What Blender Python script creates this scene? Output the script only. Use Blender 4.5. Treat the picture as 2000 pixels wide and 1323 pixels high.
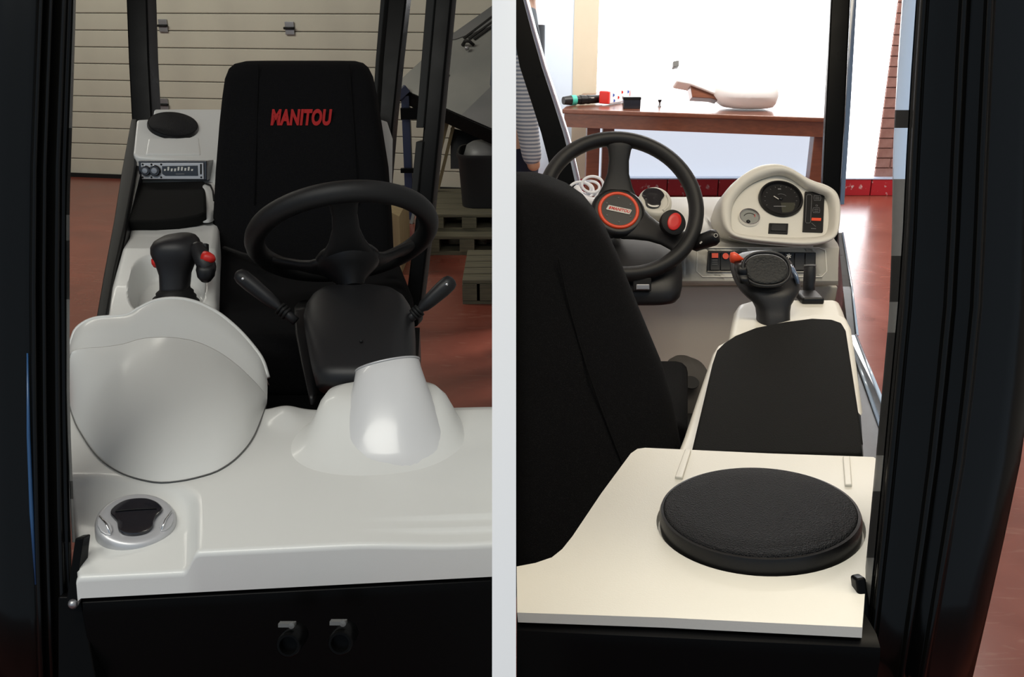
import bpy, bmesh, math, random
from mathutils import Vector, Matrix, Euler

for _o in list(bpy.data.objects):
    bpy.data.objects.remove(_o, do_unlink=True)
SC = bpy.context.scene
COL = SC.collection
random.seed(7)

# ------------------------------------------------------------------ camera, world, lights, exposure
F, CX, CY = 1800.0, 1000.0, 661.5
PITCH = math.atan2(668.0, F)
CAM = Vector((0.0, 0.0, 1.5))
FWD = Vector((0, math.cos(PITCH), -math.sin(PITCH)))
UP = Vector((0, math.sin(PITCH), math.cos(PITCH)))
RIGHT = Vector((1, 0, 0))
cam_data = bpy.data.cameras.new('camera')
cam_data.sensor_width = 36.0
cam_data.lens = F / 2000.0 * 36.0
cam_data.clip_start = 0.02
cam = bpy.data.objects.new('camera', cam_data)
cam.location = CAM
cam.rotation_euler = (math.pi / 2 - PITCH, 0, 0)
COL.objects.link(cam)
SC.camera = cam

SC.view_settings.view_transform = 'Standard'
SC.view_settings.look = 'None'
SC.view_settings.gamma = 1.0
SC.view_settings.use_curve_mapping = False
SC.view_settings.exposure = 0.0

world = bpy.data.worlds.new('world')
SC.world = world
world.use_nodes = True
bg = world.node_tree.nodes['Background']
bg.inputs['Color'].default_value = (0.68, 0.83, 1.0, 1)
bg.inputs['Strength'].default_value = 0.50


def area_light(name, loc, target, size, size_y, power, color):
    ld = bpy.data.lights.new(name, 'AREA')
    ld.shape = 'RECTANGLE'
    ld.size, ld.size_y = size, size_y
    ld.energy = power
    ld.color = color
    o = bpy.data.objects.new(name, ld)
    o.location = loc
    o.rotation_euler = (Vector(target) - Vector(loc)).to_track_quat('-Z', 'Y').to_euler()
    COL.objects.link(o)
    return o


area_light('ceiling_lamp_left_bay', (-1.2, 0.10, 3.2), (-1.1, 0.9, 0), 2.4, 0.6, 48, (1.0, 0.98, 0.90))
area_light('ceiling_lamp_left_rear', (-3.5, 5.2, 3.3), (-3.2, 6.6, 0.3), 2.6, 0.5, 85, (1.0, 0.97, 0.86))
area_light('ceiling_lamp_right_bay', (1.0, 0.8, 3.2), (1.1, 1.3, 0), 1.8, 0.6, 37, (1.0, 0.89, 0.70))
area_light('added_lamp_right_rear', (1.9, 5.3, 3.3), (1.9, 6.2, 0), 2.4, 0.6, 150, (1.0, 0.96, 0.90))  # added to brighten the white moulded part, the back wall and the floor

# ------------------------------------------------------------------ projection helpers: where a sight line meets a depth, a height or a plane


def ray(px, py):
    return FWD + RIGHT * ((px - CX) / F) - UP * ((py - CY) / F)


def at(px, py, d):
    return CAM + ray(px, py) * d


def pz(px, py, z):
    r = ray(px, py)
    return CAM + r * ((z - CAM.z) / r.z)


def pyw(px, py, Y):
    r = ray(px, py)
    return CAM + r * (Y / r.y)


def ppl(px, py, p0, n):
    r = ray(px, py)
    return CAM + r * ((Vector(p0) - CAM).dot(n) / r.dot(n))


def facing(px, py, ratio):
    """Normal of a disc that shows as an upright ellipse with this height to width ratio."""
    v = -ray(px, py).normalized()
    u = (UP - v * UP.dot(v)).normalized()
    return (v * ratio + u * math.sqrt(1 - ratio * ratio)).normalized()


def level_axis(px, py):
    """Direction square to the sight line and level."""
    v = -ray(px, py).normalized()
    u = (UP - v * UP.dot(v)).normalized()
    r = u.cross(v)
    return r if r.x > 0 else -r


# ------------------------------------------------------------------ materials
def mat(name, color, rough=0.5, metal=0.0, coat=0.0, spec=0.5, noise=None, bump=None, emit=None, rnoise=None, trans=0.0, alpha=1.0):
    m = bpy.data.materials.new(name)
    m.use_nodes = True
    nt = m.node_tree
    b = nt.nodes['Principled BSDF']
    b.inputs['Base Color'].default_value = (*color, 1)
    b.inputs['Roughness'].default_value = rough
    b.inputs['Metallic'].default_value = metal
    b.inputs['Coat Weight'].default_value = coat
    b.inputs['Coat Roughness'].default_value = 0.12
    b.inputs['Specular IOR Level'].default_value = spec
    b.inputs['Transmission Weight'].default_value = trans
    b.inputs['Alpha'].default_value = alpha
    tc = nt.nodes.new('ShaderNodeTexCoord')
    if noise:
        scale, c2, lo, hi = noise[:4]
        n = nt.nodes.new('ShaderNodeTexNoise')
        n.inputs['Scale'].default_value = scale
        n.inputs['Detail'].default_value = noise[4] if len(noise) > 4 else 4
        mp = nt.nodes.new('ShaderNodeMapping')
        if len(noise) > 5:
            mp.inputs['Scale'].default_value = noise[5]
        nt.links.new(tc.outputs['Object'], mp.inputs['Vector'])
        nt.links.new(mp.outputs['Vector'], n.inputs['Vector'])
        r = nt.nodes.new('ShaderNodeValToRGB')
        r.color_ramp.elements[0].position = lo
        r.color_ramp.elements[1].position = hi
        r.color_ramp.elements[0].color = (*color, 1)
        r.color_ramp.elements[1].color = (*c2, 1)
        nt.links.new(n.outputs['Fac'], r.inputs['Fac'])
        nt.links.new(r.outputs['Color'], b.inputs['Base Color'])
    if rnoise:
        n = nt.nodes.new('ShaderNodeTexNoise')
        n.inputs['Scale'].default_value = rnoise[0]
        nt.links.new(tc.outputs['Object'], n.inputs['Vector'])
        mr = nt.nodes.new('ShaderNodeMapRange')
        mr.inputs['To Min'].default_value = rnoise[1]
        mr.inputs['To Max'].default_value = rnoise[2]
        nt.links.new(n.outputs['Fac'], mr.inputs['Value'])
        nt.links.new(mr.outputs['Result'], b.inputs['Roughness'])
    if bump:
        scale, strength, kind = bump
        if kind == 'voronoi':
            n = nt.nodes.new('ShaderNodeTexVoronoi')
            n.inputs['Scale'].default_value = scale
            out = n.outputs['Distance']
        else:
            n = nt.nodes.new('ShaderNodeTexNoise')
            n.inputs['Scale'].default_value = scale
            n.inputs['Detail'].default_value = 3
            out = n.outputs['Fac']
        nt.links.new(tc.outputs['Object'], n.inputs['Vector'])
        bp = nt.nodes.new('ShaderNodeBump')
        bp.inputs['Strength'].default_value = strength
        bp.inputs['Distance'].default_value = 0.002
        nt.links.new(out, bp.inputs['Height'])
        nt.links.new(bp.outputs['Normal'], b.inputs['Normal'])
    if emit:
        b.inputs['Emission Color'].default_value = (*emit[0], 1)
        b.inputs['Emission Strength'].default_value = emit[1]
    return m


M = {}
M['white'] = mat('white_plastic', (0.66, 0.66, 0.63), 0.38, coat=0.25, bump=(900, 0.05, 'noise'))
M['cream'] = mat('cream_plastic', (0.68, 0.655, 0.58), 0.45, coat=0.1, bump=(700, 0.06, 'noise'))
M['pearl'] = mat('pearl_grey_plastic', (0.60, 0.60, 0.60), 0.34, coat=0.4)
M['knee'] = mat('knee_panel_plastic', (0.60, 0.57, 0.49), 0.6, bump=(900, 0.06, 'noise'))
M['black_paint'] = mat('black_paint', (0.003, 0.003, 0.003), 0.32, spec=0.06, rnoise=(14, 0.22, 0.36))
M['post_gloss'] = mat('glossy_black_extrusion', (0.0025, 0.0025, 0.0022), 0.17, spec=0.19)
M['grey_frame'] = mat('dark_grey_frame', (0.012, 0.0125, 0.012), 0.5, spec=0.12)
M['fabric'] = mat('black_seat_fabric', (0.0045, 0.0045, 0.005), 0.95, spec=0.08, noise=(900, (0.018, 0.018, 0.018), 0.55, 0.8, 2), bump=(1200, 0.5, 'noise'))
M['pad'] = mat('black_foam_pad', (0.006, 0.006, 0.0055), 0.85, spec=0.1, bump=(600, 0.35, 'noise'))
M['dark'] = mat('dark_grey_plastic', (0.012, 0.012, 0.013), 0.42, spec=0.35, bump=(1200, 0.12, 'noise'))
M['darker'] = mat('black_plastic', (0.005, 0.005, 0.0055), 0.38, spec=0.3, bump=(1200, 0.1, 'noise'))
M['rubber'] = mat('black_rubber', (0.006, 0.006, 0.006), 0.6, spec=0.3)
M['wheel'] = mat('steering_wheel_rubber', (0.010, 0.010, 0.010), 0.45, spec=0.35, bump=(1500, 0.2, 'noise'))
M['seal'] = mat('grey_rubber_seal', (0.11, 0.11, 0.105), 0.4)
M['grille'] = mat('speaker_grille_cloth', (0.009, 0.009, 0.010), 0.7, spec=0.3, bump=(900, 0.9, 'voronoi'))
M['silver'] = mat('satin_silver', (0.50, 0.50, 0.51), 0.36, metal=0.35)
M['chrome'] = mat('chrome', (0.75, 0.75, 0.76), 0.12, metal=1.0)
M['steel'] = mat('dull_steel', (0.34, 0.34, 0.35), 0.4, metal=0.8)
M['red'] = mat('red_plastic', (0.62, 0.018, 0.012), 0.4)
M['red_print'] = mat('red_print', (0.55, 0.02, 0.016), 0.6)
M['thread'] = mat('red_embroidery_thread', (0.42, 0.012, 0.012), 0.8, bump=(2500, 0.6, 'noise'))
M['orange'] = mat('orange_red_switch', (0.75, 0.07, 0.02), 0.4)
M['pale'] = mat('pale_print', (0.62, 0.60, 0.54), 0.6)
M['greyprint'] = mat('grey_print', (0.16, 0.16, 0.16), 0.6)
M['dial'] = mat('grey_dial', (0.24, 0.245, 0.22), 0.5)
M['lens'] = mat('dark_lens', (0.010, 0.010, 0.013), 0.15, coat=0.6)
M['partition'] = mat('white_partition_paint', (0.93, 0.93, 0.93), 0.7)
M['doorpaint'] = mat('cream_door_paint', (0.47, 0.45, 0.37), 0.55, noise=(3.0, (0.43, 0.41, 0.34), 0.4, 0.7), bump=(180, 0.25, 'noise'))
M['wallcream'] = mat('cream_wall_paint', (0.62, 0.55, 0.42), 0.8)
M['wallgrey'] = mat('grey_wall_paint', (0.36, 0.36, 0.34), 0.8, bump=(40, 0.2, 'noise'))
M['ceiling'] = mat('ceiling_paint', (0.45, 0.45, 0.43), 0.9)
M['brick'] = mat('red_brown_brick', (0.24, 0.12, 0.10), 0.7, noise=(18, (0.30, 0.165, 0.14), 0.35, 0.7), bump=(60, 0.4, 'noise'))
M['redpaint'] = mat('worn_red_paint', (0.36, 0.014, 0.022), 0.4, noise=(26, (0.55, 0.42, 0.42), 0.60, 0.68, 8), bump=(30, 0.4, 'noise'))
M['wood'] = mat('varnished_brown_wood', (0.12, 0.036, 0.016), 0.30, coat=0.5, noise=(5, (0.17, 0.055, 0.025), 0.35, 0.7, 6, (1, 14, 14)))
M['pallet'] = mat('weathered_pallet_wood', (0.13, 0.115, 0.07), 0.85, noise=(6, (0.07, 0.065, 0.045), 0.3, 0.7, 5, (1, 12, 12)))
M['paletimber'] = mat('pale_timber', (0.26, 0.19, 0.10), 0.8, noise=(5, (0.33, 0.26, 0.13), 0.3, 0.7, 5, (10, 10, 1)))
M['sheet'] = mat('grey_sheet_steel', (0.17, 0.175, 0.165), 0.5, metal=0.2, noise=(2.2, (0.23, 0.23, 0.21), 0.35, 0.7, 6))
M['sheet2'] = mat('darker_grey_sheet_steel', (0.115, 0.12, 0.12), 0.5, metal=0.2, noise=(3, (0.15, 0.15, 0.15), 0.35, 0.7, 6))
M['blue'] = mat('dark_blue_paint', (0.012, 0.02, 0.055), 0.45)
M['tub'] = mat('black_tub_plastic', (0.004, 0.004, 0.005), 0.7)
M['cable'] = mat('white_cable_sheath', (0.9, 0.9, 0.95), 0.3)
M['teal'] = mat('teal_plastic', (0.05, 0.42, 0.32), 0.5)
M['packwhite'] = mat('white_packet_card', (0.85, 0.85, 0.9), 0.4)
M['packblue'] = mat('blue_print', (0.04, 0.10, 0.45), 0.5)
M['moulding'] = mat('white_moulded_part', (0.93, 0.93, 0.92), 0.4)
M['skin'] = mat('skin', (0.55, 0.30, 0.19), 0.5)
M['hair'] = mat('brown_hair', (0.03, 0.018, 0.01), 0.7)
M['denim'] = mat('dark_blue_denim', (0.010, 0.014, 0.032), 0.9, bump=(500, 0.4, 'noise'))
M['shirt'] = mat('grey_blue_cloth', (0.12, 0.155, 0.19), 0.9)
M['window'] = mat('daylit_frosted_glass', (0.9, 0.92, 0.95), 0.35, emit=((0.95, 0.975, 1.0), 4.5))
M['windowlow'] = mat('daylit_lower_glass', (0.25, 0.28, 0.33), 0.35, emit=((0.80, 0.87, 1.0), 0.80))
M['edge_and_reflection'] = mat('pale_blue_edge_and_reflection', (0.50, 0.64, 0.85), 0.15, coat=0.5)  # pale edges; on the near door seal it paints a reflection
M['pillarblue'] = mat('glossy_reflection_blue', (0.10, 0.15, 0.24), 0.1, coat=0.8)  # blue of reflected daylight put into the colour


def red_floor():
    m = mat('red_floor_paint', (0.20, 0.045, 0.028), 0.35)
    nt = m.node_tree
    b = nt.nodes['Principled BSDF']
    tc = nt.nodes.new('ShaderNodeTexCoord')
    n1 = nt.nodes.new('ShaderNodeTexNoise')
    n1.inputs['Scale'].default_value = 2.5
    n1.inputs['Detail'].default_value = 8
    n1.inputs['Distortion'].default_value = 1.2
    nt.links.new(tc.outputs['Object'], n1.inputs['Vector'])
    r1 = nt.nodes.new('ShaderNodeValToRGB')
    r1.color_ramp.elements[0].position = 0.3
    r1.color_ramp.elements[1].position = 0.7
    r1.color_ramp.elements[0].color = (0.16, 0.040, 0.027, 1)
    r1.color_ramp.elements[1].color = (0.22, 0.058, 0.038, 1)
    nt.links.new(n1.outputs['Fac'], r1.inputs['Fac'])
    # pale scuffs: thin streaks in the paint
    mp = nt.nodes.new('ShaderNodeMapping')
    mp.inputs['Rotation'].default_value = (0, 0, 0.7)
    mp.inputs['Scale'].default_value = (1.6, 9, 1)
    nt.links.new(tc.outputs['Object'], mp.inputs['Vector'])
    n2 = nt.nodes.new('ShaderNodeTexNoise')
    n2.inputs['Scale'].default_value = 2.2
    n2.inputs['Detail'].default_value = 10
    n2.inputs['Distortion'].default_value = 2.5
    nt.links.new(mp.outputs['Vector'], n2.inputs['Vector'])
    r2 = nt.nodes.new('ShaderNodeValToRGB')
    r2.color_ramp.elements[0].position = 0.60
    r2.color_ramp.elements[1].position = 0.78
    r2.color_ramp.elements[0].color = (0, 0, 0, 1)
    r2.color_ramp.elements[1].color = (0.35, 0.35, 0.35, 1)
    nt.links.new(n2.outputs['Fac'], r2.inputs['Fac'])
    mx = nt.nodes.new('ShaderNodeMixRGB')
    mx.inputs['Color2'].default_value = (0.36, 0.19, 0.14, 1)
    nt.links.new(r2.outputs['Color'], mx.inputs['Fac'])
    nt.links.new(r1.outputs['Color'], mx.inputs['Color1'])
    nt.links.new(mx.outputs['Color'], b.inputs['Base Color'])
    mr = nt.nodes.new('ShaderNodeMapRange')
    mr.inputs['To Min'].default_value = 0.18
    mr.inputs['To Max'].default_value = 0.30
    nt.links.new(n1.outputs['Fac'], mr.inputs['Value'])
    nt.links.new(mr.outputs['Result'], b.inputs['Roughness'])
    return m


M['floor'] = red_floor()


def striped_sleeve():
    m = mat('striped_sleeve_cloth', (0.55, 0.58, 0.62), 0.9)
    nt = m.node_tree
    b = nt.nodes['Principled BSDF']
    tc = nt.nodes.new('ShaderNodeTexCoord')
    w = nt.nodes.new('ShaderNodeTexWave')
    w.bands_direction = 'Z'
    w.inputs['Scale'].default_value = 22
    nt.links.new(tc.outputs['Object'], w.inputs['Vector'])
    r = nt.nodes.new('ShaderNodeValToRGB')
    r.color_ramp.elements[0].color = (0.16, 0.20, 0.27, 1)
    r.color_ramp.elements[1].color = (0.62, 0.64, 0.66, 1)
    nt.links.new(w.outputs['Fac'], r.inputs['Fac'])
    nt.links.new(r.outputs['Color'], b.inputs['Base Color'])
    return m


M['sleeve'] = striped_sleeve()

# ------------------------------------------------------------------ object helpers
WORLD_LOC = {}


def thing(name, loc, label, cat, group=None):
    o = bpy.data.objects.new(name, None)
    o.empty_display_size = 0.05
    o.location = loc
    COL.objects.link(o)
    WORLD_LOC[o.name] = Vector(loc)
    o['label'] = label
    o['category'] = cat
    if group:
        o['group'] = group
    return o


def tag(o, label, cat, group=None):
    o['label'] = label
    o['category'] = cat
    if group:
        o['group'] = group
    return o


def struct(o, label=None):
    o['kind'] = 'structure'
    if label:
        o['label'] = label
    return o


def obj(name, geo, m, parent=None, smooth=False, bevel=None, sub=0, auto=None, label=None, seg=3, solid=None):
    """Link one mesh object from (verts, faces) in world coordinates; its origin is its own centre."""
    vs, fs = geo
    vs = [Vector(v) for v in vs]
    lo = Vector((min(v.x for v in vs), min(v.y for v in vs), min(v.z for v in vs)))
    hi = Vector((max(v.x for v in vs), max(v.y for v in vs), max(v.z for v in vs)))
    c = (lo + hi) / 2
    if parent is None:
        c.z = lo.z
    me = bpy.data.meshes.new(name)
    me.from_pydata([tuple(v - c) for v in vs], [], fs)
    bm = bmesh.new()
    bm.from_mesh(me)
    bmesh.ops.recalc_face_normals(bm, faces=bm.faces)
    bm.to_mesh(me)
    bm.free()
    me.materials.append(m)
    o = bpy.data.objects.new(name, me)
    COL.objects.link(o)
    if smooth or auto is not None:
        for p in me.polygons:
            p.use_smooth = True
        if auto is not None:
            bm = bmesh.new()
            bm.from_mesh(me)
            for e in bm.edges:
                if len(e.link_faces) == 2 and e.calc_face_angle(0) > math.radians(auto):
                    e.smooth = False
            bm.to_mesh(me)
            bm.free()
    pw = WORLD_LOC[parent.name] if parent is not None else Vector((0, 0, 0))
    o.location = c - pw
    if parent is not None:
        o.parent = parent
    WORLD_LOC[o.name] = c
    if solid:
        md = o.modifiers.new('solid', 'SOLIDIFY')
        md.thickness = solid
        md.offset = -1
    if bevel:
        md = o.modifiers.new('bevel', 'BEVEL')
        md.width = bevel
        md.segments = seg
        md.limit_method = 'ANGLE'
        md.angle_limit = math.radians(35)
        for p in me.polygons:
            p.use_smooth = True
        wn = o.modifiers.new('wn', 'WEIGHTED_NORMAL')
        wn.keep_sharp = True
    if sub:
        md = o.modifiers.new('sub', 'SUBSURF')
        md.levels = sub
        md.render_levels = sub
        for p in me.polygons:
            p.use_smooth = True
    if label:
        o['label'] = label
    return o


def join(*geos):
    V, Fc = [], []
    for vs, fs in geos:
        k = len(V)
        V += [Vector(v) for v in vs]
        Fc += [tuple(i + k for i in f) for f in fs]
    return V, Fc


def box(lo, hi):
    x0, y0, z0 = lo
    x1, y1, z1 = hi
    return hexa([(x0, y0, z0), (x1, y0, z0), (x1, y1, z0), (x0, y1, z0)], [(x0, y0, z1), (x1, y0, z1), (x1, y1, z1), (x0, y1, z1)])


def hexa(b, t):
    return list(b) + list(t), [(3, 2, 1, 0), (4, 5, 6, 7), (0, 1, 5, 4), (1, 2, 6, 5), (2, 3, 7, 6), (3, 0, 4, 7)]


def obox(c, ex, ey, ez, hx, hy, hz):
    c = Vector(c)
    ex, ey, ez = Vector(ex).normalized() * hx, Vector(ey).normalized() * hy, Vector(ez).normalized() * hz
    return hexa([c - ex - ey - ez, c + ex - ey - ez, c + ex + ey - ez, c - ex + ey - ez],
                [c - ex - ey + ez, c + ex - ey + ez, c + ex + ey + ez, c - ex + ey + ez])


def bar(p, q, w, h, up=(0, 0, 1)):
    """Rectangular bar from p to q, w across and h along up."""
    p, q = Vector(p), Vector(q)
    a = (q - p)
    s = a.cross(Vector(up)).normalized()
    u = s.cross(a).normalized()
    return obox((p + q) / 2, a, s, u, a.length / 2, w / 2, h / 2)


def prism(top, off):
    n = len(top)
    top = [Vector(p) for p in top]
    off = Vector(off)
    vs = top + [p + off for p in top]
    fs = [tuple(range(n)), tuple(range(2 * n - 1, n - 1, -1))]
    for i in range(n):
        j = (i + 1) % n
        fs.append((i, j, n + j, n + i))
    return vs, fs


def loft(rings, cap0=True, cap1=True, closed=True):
    n = len(rings[0])
    vs = [Vector(p) for r in rings for p in r]
    fs = []
    for k in range(len(rings) - 1):
        for i in range(n if closed else n - 1):
            j = (i + 1) % n
            fs.append((k * n + i, k * n + j, (k + 1) * n + j, (k + 1) * n + i))
    if cap0:
        fs.append(tuple(range(n - 1, -1, -1)))
    if cap1:
        b = (len(rings) - 1) * n
        fs.append(tuple(range(b, b + n)))
    return vs, fs


def ring(c, ex, ey, rx, ry, n=32, p=2.0):
    """Superellipse ring; p = 2 is an ellipse, larger is squarer."""
    c, ex, ey = Vector(c), Vector(ex).normalized(), Vector(ey).normalized()
    out = []
    for i in range(n):
        a = 2 * math.pi * i / n
        ca, sa = math.cos(a), math.sin(a)
        x = math.copysign(abs(ca) ** (2 / p), ca)
        y = math.copysign(abs(sa) ** (2 / p), sa)
        out.append(c + ex * (x * rx) + ey * (y * ry))
    return out


def loft_px(rows, n=32, p=2.0, ey=None, cap=True):
    """Rows of (py, left px, right px, depth, half thickness): rounded cross-sections stacked in space."""
    ey = Vector(ey) if ey else Vector((0, 1, 0))
    rings = []
    for (py, x0, x1, d, th) in rows:
        a, b = at(x0, py, d), at(x1, py, d)
        rings.append(ring((a + b) / 2, (b - a), ey, (b - a).length / 2, th, n, p))
    return loft(rings, cap, cap)


def frames(path, closed=False):
    path = [Vector(p) for p in path]
    n = len(path)
    tang = []
    for i in range(n):
        if closed:
            t = path[(i + 1) % n] - path[i - 1]
        else:
            t = path[min(i + 1, n - 1)] - path[max(i - 1, 0)]
        tang.append(t.normalized())
    ref = Vector((0, 0, 1)) if abs(tang[0].z) < 0.9 else Vector((1, 0, 0))
    nrm = (ref - tang[0] * ref.dot(tang[0])).normalized()
    out = []
    for i in range(n):
        nrm = (nrm - tang[i] * nrm.dot(tang[i])).normalized()
        out.append((path[i], nrm, tang[i].cross(nrm)))
    return out


def tube(path, r, n=12, closed=False, caps=True):
    fr = frames(path, closed)
    rings = []
    for i, (c, a, b) in enumerate(fr):
        rr = r[i] if isinstance(r, (list, tuple)) else r
        rings.append(ring(c, a, b, rr, rr, n))
    if closed:
        vs, fs = loft(rings, False, False)
        k = (len(rings) - 1) * n
        for i in range(n):
            j = (i + 1) % n
            fs.append((k + i, k + j, j, i))
        return vs, fs
    return loft(rings, caps, caps)


def spline(pts, k=8):
    """Catmull-Rom through tuples or Vectors."""
    pts = [Vector(p) for p in pts]
    out = []
    for i in range(len(pts) - 1):
        p0, p1, p2, p3 = pts[max(i - 1, 0)], pts[i], pts[i + 1], pts[min(i + 2, len(pts) - 1)]
        for s in range(k):
            t = s / k
            out.append(0.5 * ((2 * p1) + (p2 - p0) * t + (2 * p0 - 5 * p1 + 4 * p2 - p3) * t * t + (3 * p1 - p0 - 3 * p2 + p3) * t ** 3))
    out.append(pts[-1])
    return out


def resample(pts, n, closed=False):
    pts = [Vector(p) for p in pts]
    if closed:
        pts = pts + [pts[0]]
    L = [0]
    for a, b in zip(pts, pts[1:]):
        L.append(L[-1] + (b - a).length)
    out = []
    m = n if closed else n - 1
    for i in range(n):
        s = L[-1] * i / m
        k = 0
        while k < len(L) - 2 and L[k + 1] < s:
            k += 1
        t = (s - L[k]) / max(L[k + 1] - L[k], 1e-9)
        out.append(pts[k].lerp(pts[k + 1], t))
    return out


def sweep(path, prof, ex, ey):
    """Constant 2-D profile (list of (a, b)) carried along the path, axes ex and ey."""
    ex, ey = Vector(ex), Vector(ey)
    return loft([[Vector(p) + ex * a + ey * b for a, b in prof] for p in path])


def basis(n):
    n = Vector(n).normalized()
    ex = RIGHT - n * RIGHT.dot(n)
    ex.normalize()
    ey = n.cross(ex)
    return ex, ey, n


def lathe(c, n, prof, seg=40, ex=None):
    """Turned shape: prof is a list of (radius, height along n)."""
    e1, e2, n = basis(n)
    c = Vector(c)
    rings = [ring(c + n * h, e1, e2, max(r, 1e-5), max(r, 1e-5), seg) for r, h in prof]
    return loft(rings)


def disc(c, n, r, h, seg=40):
    return lathe(c, n, [(r, 0), (r, h)], seg)


def torus(c, n, R, r, seg=64, k=14):
    e1, e2, n = basis(n)
    path = [Vector(c) + e1 * (R * math.cos(2 * math.pi * i / seg)) + e2 * (R * math.sin(2 * math.pi * i / seg)) for i in range(seg)]
    rings = []
    for i, p in enumerate(path):
        rad = (p - Vector(c)).normalized()
        rings.append(ring(p, rad, n, r, r, k))
    vs, fs = loft(rings, False, False)
    b = (seg - 1) * k
    for i in range(k):
        j = (i + 1) % k
        fs.append((b + i, b + j, j, i))
    return vs, fs


def lettering(body, c, ex, ey, size, m, parent, name='lettering', extrude=0.0008, shear=0.0, bold=0.0, sx=1.0):
    cu = bpy.data.curves.new(name, 'FONT')
    cu.body = body
    cu.size = size
    cu.extrude = extrude
    cu.shear = shear
    cu.offset = bold
    cu.space_character = 1.0 + (0.07 if bold > 0.001 else 0.0)
    cu.align_x = 'CENTER'
    cu.align_y = 'CENTER'
    cu.materials.append(m)
    tmp = bpy.data.objects.new(name + '_curve', cu)
    COL.objects.link(tmp)
    bpy.context.view_layer.update()
    me = bpy.data.meshes.new_from_object(tmp.evaluated_get(bpy.context.evaluated_depsgraph_get()))
    bpy.data.objects.remove(tmp, do_unlink=True)
    me.materials.clear()
    me.materials.append(m)
    o = bpy.data.objects.new(name, me)
    COL.objects.link(o)
    ex = Vector(ex).normalized()
    ey = Vector(ey)
    ey = (ey - ex * ey.dot(ex)).normalized()
    n = ex.cross(ey)
    mt = Matrix((ex * sx, ey, n)).transposed().to_4x4()
    o.matrix_world = Matrix.Translation(Vector(c) - WORLD_LOC[parent.name]) @ mt
    o.parent = parent
    return o

# ================================================================== the setting
XL, XR = -0.0108, 0.0022          # the two faces of the partition added to divide the bays and their light
struct(obj('floor', box((-6.5, -4.0, -0.1), (5.5, 9.2, 0.0)), M['floor']), 'red painted workshop floor with pale scuffs')
struct(obj('ceiling', box((-6.5, -0.2, 3.6), (5.5, 9.2, 3.7)), M['ceiling']))
struct(obj('wall_left', box((-6.6, -0.2, 0.0), (-6.5, 9.2, 3.6)), M['wallgrey']))
struct(obj('wall_right', box((4.2, -0.2, 0.0), (4.3, 9.2, 3.6)), M['wallgrey']))

pa, pb = at(1000, -40, 0.5), at(1000, 1365, 0.5)
part_top = [(0, pa.y, 3.6), (0, pa.y, pa.z), (0, pb.y, pb.z), (0, pb.y, 0.0), (0, 3.42, 0.0), (0, 3.42, 3.6)]
wp = struct(obj('added_partition', prism([(XL, y, z) for _, y, z in part_top], (XR - XL, 0, 0)), M['partition']), 'thin white partition panel added between the two bays')
struct(obj('added_partition_lintel', box((XL, 3.42, 2.05), (XR, 4.22, 3.6)), M['partition']))
struct(obj('added_partition_rear', box((XL, 4.22, 0.0), (XR, 7.4, 3.6)), M['partition']))

# ---- left bay: sectional garage door in the back wall, slightly turned
D0, D1 = Vector((-6.4, 8.68, 0)), Vector((-0.012, 7.42, 0))
dx = (D1 - D0).normalized()
dn = Vector((dx.y, -dx.x, 0))           # towards the camera
struct(obj('wall_back_left', hexa([D0 - dn * 0.25, D1 - dn * 0.25, D1 - dn * 0.08, D0 - dn * 0.08],
                                  [p + Vector((0, 0, 3.6)) for p in (D0 - dn * 0.25, D1 - dn * 0.25, D1 - dn * 0.08, D0 - dn * 0.08)]), M['wallgrey']))
door = bpy.data.objects.new('door_1', None)
COL.objects.link(door)
door.location = (D0 + D1) / 2
WORLD_LOC[door.name] = Vector(door.location)
struct(door, 'cream sectional garage door with horizontal ribs behind the black seat')
ROW = 0.1345
mesh0 = None
for k in range(22):
    z0 = 0.03 + k * ROW
    if mesh0 is None:
        g = hexa([D0 - dn * 0.05 + Vector((0, 0, z0)), D1 - dn * 0.05 + Vector((0, 0, z0)), D1 + Vector((0, 0, z0)), D0 + Vector((0, 0, z0))],
                 [D0 - dn * 0.05 + Vector((0, 0, z0 + ROW - 0.006)), D1 - dn * 0.05 + Vector((0, 0, z0 + ROW - 0.006)), D1 + Vector((0, 0, z0 + ROW - 0.006)), D0 + Vector((0, 0, z0 + ROW - 0.006))])
        mesh0 = obj('panel', g, M['doorpaint'], door, bevel=0.006, seg=2)
    else:
        c = mesh0.copy()
        c.location = mesh0.location + Vector((0, 0, k * ROW))
        COL.objects.link(c)
        c.parent = door
back = [D0 - dn * 0.07, D1 - dn * 0.07, D1 - dn * 0.02, D0 - dn * 0.02]
obj('backing_sheet', hexa(back, [p + Vector((0, 0, 3.0)) for p in back]), M['doorpaint'], door)
sl = [D0 - dn * 0.05, D1 - dn * 0.05, D1 + dn * 0.02, D0 + dn * 0.02]
obj('bottom_seal', hexa(sl, [p + Vector((0, 0, 0.035)) for p in sl]), M['rubber'], door, label='black rubber bottom seal')
for (hx, hy) in ((320, 50), (567, 55), (322, 204), (575, 211)):
    c = ppl(hx, hy, D0, dn) + dn * 0.012
    plate = join(obox(c + Vector((0, 0, 0.028)), dx, dn, (0, 0, 1), 0.038, 0.006, 0.022), obox(c - Vector((0, 0, 0.028)), dx, dn, (0, 0, 1), 0.038, 0.006, 0.022))
    h = obj('hinge', plate, M['steel'], door, bevel=0.003, seg=2)
    obj('hinge_pin', tube([c - dx * 0.045 + dn * 0.012, c + dx * 0.045 + dn * 0.012], 0.010, 10), M['grey_frame'], h, smooth=True)

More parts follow.
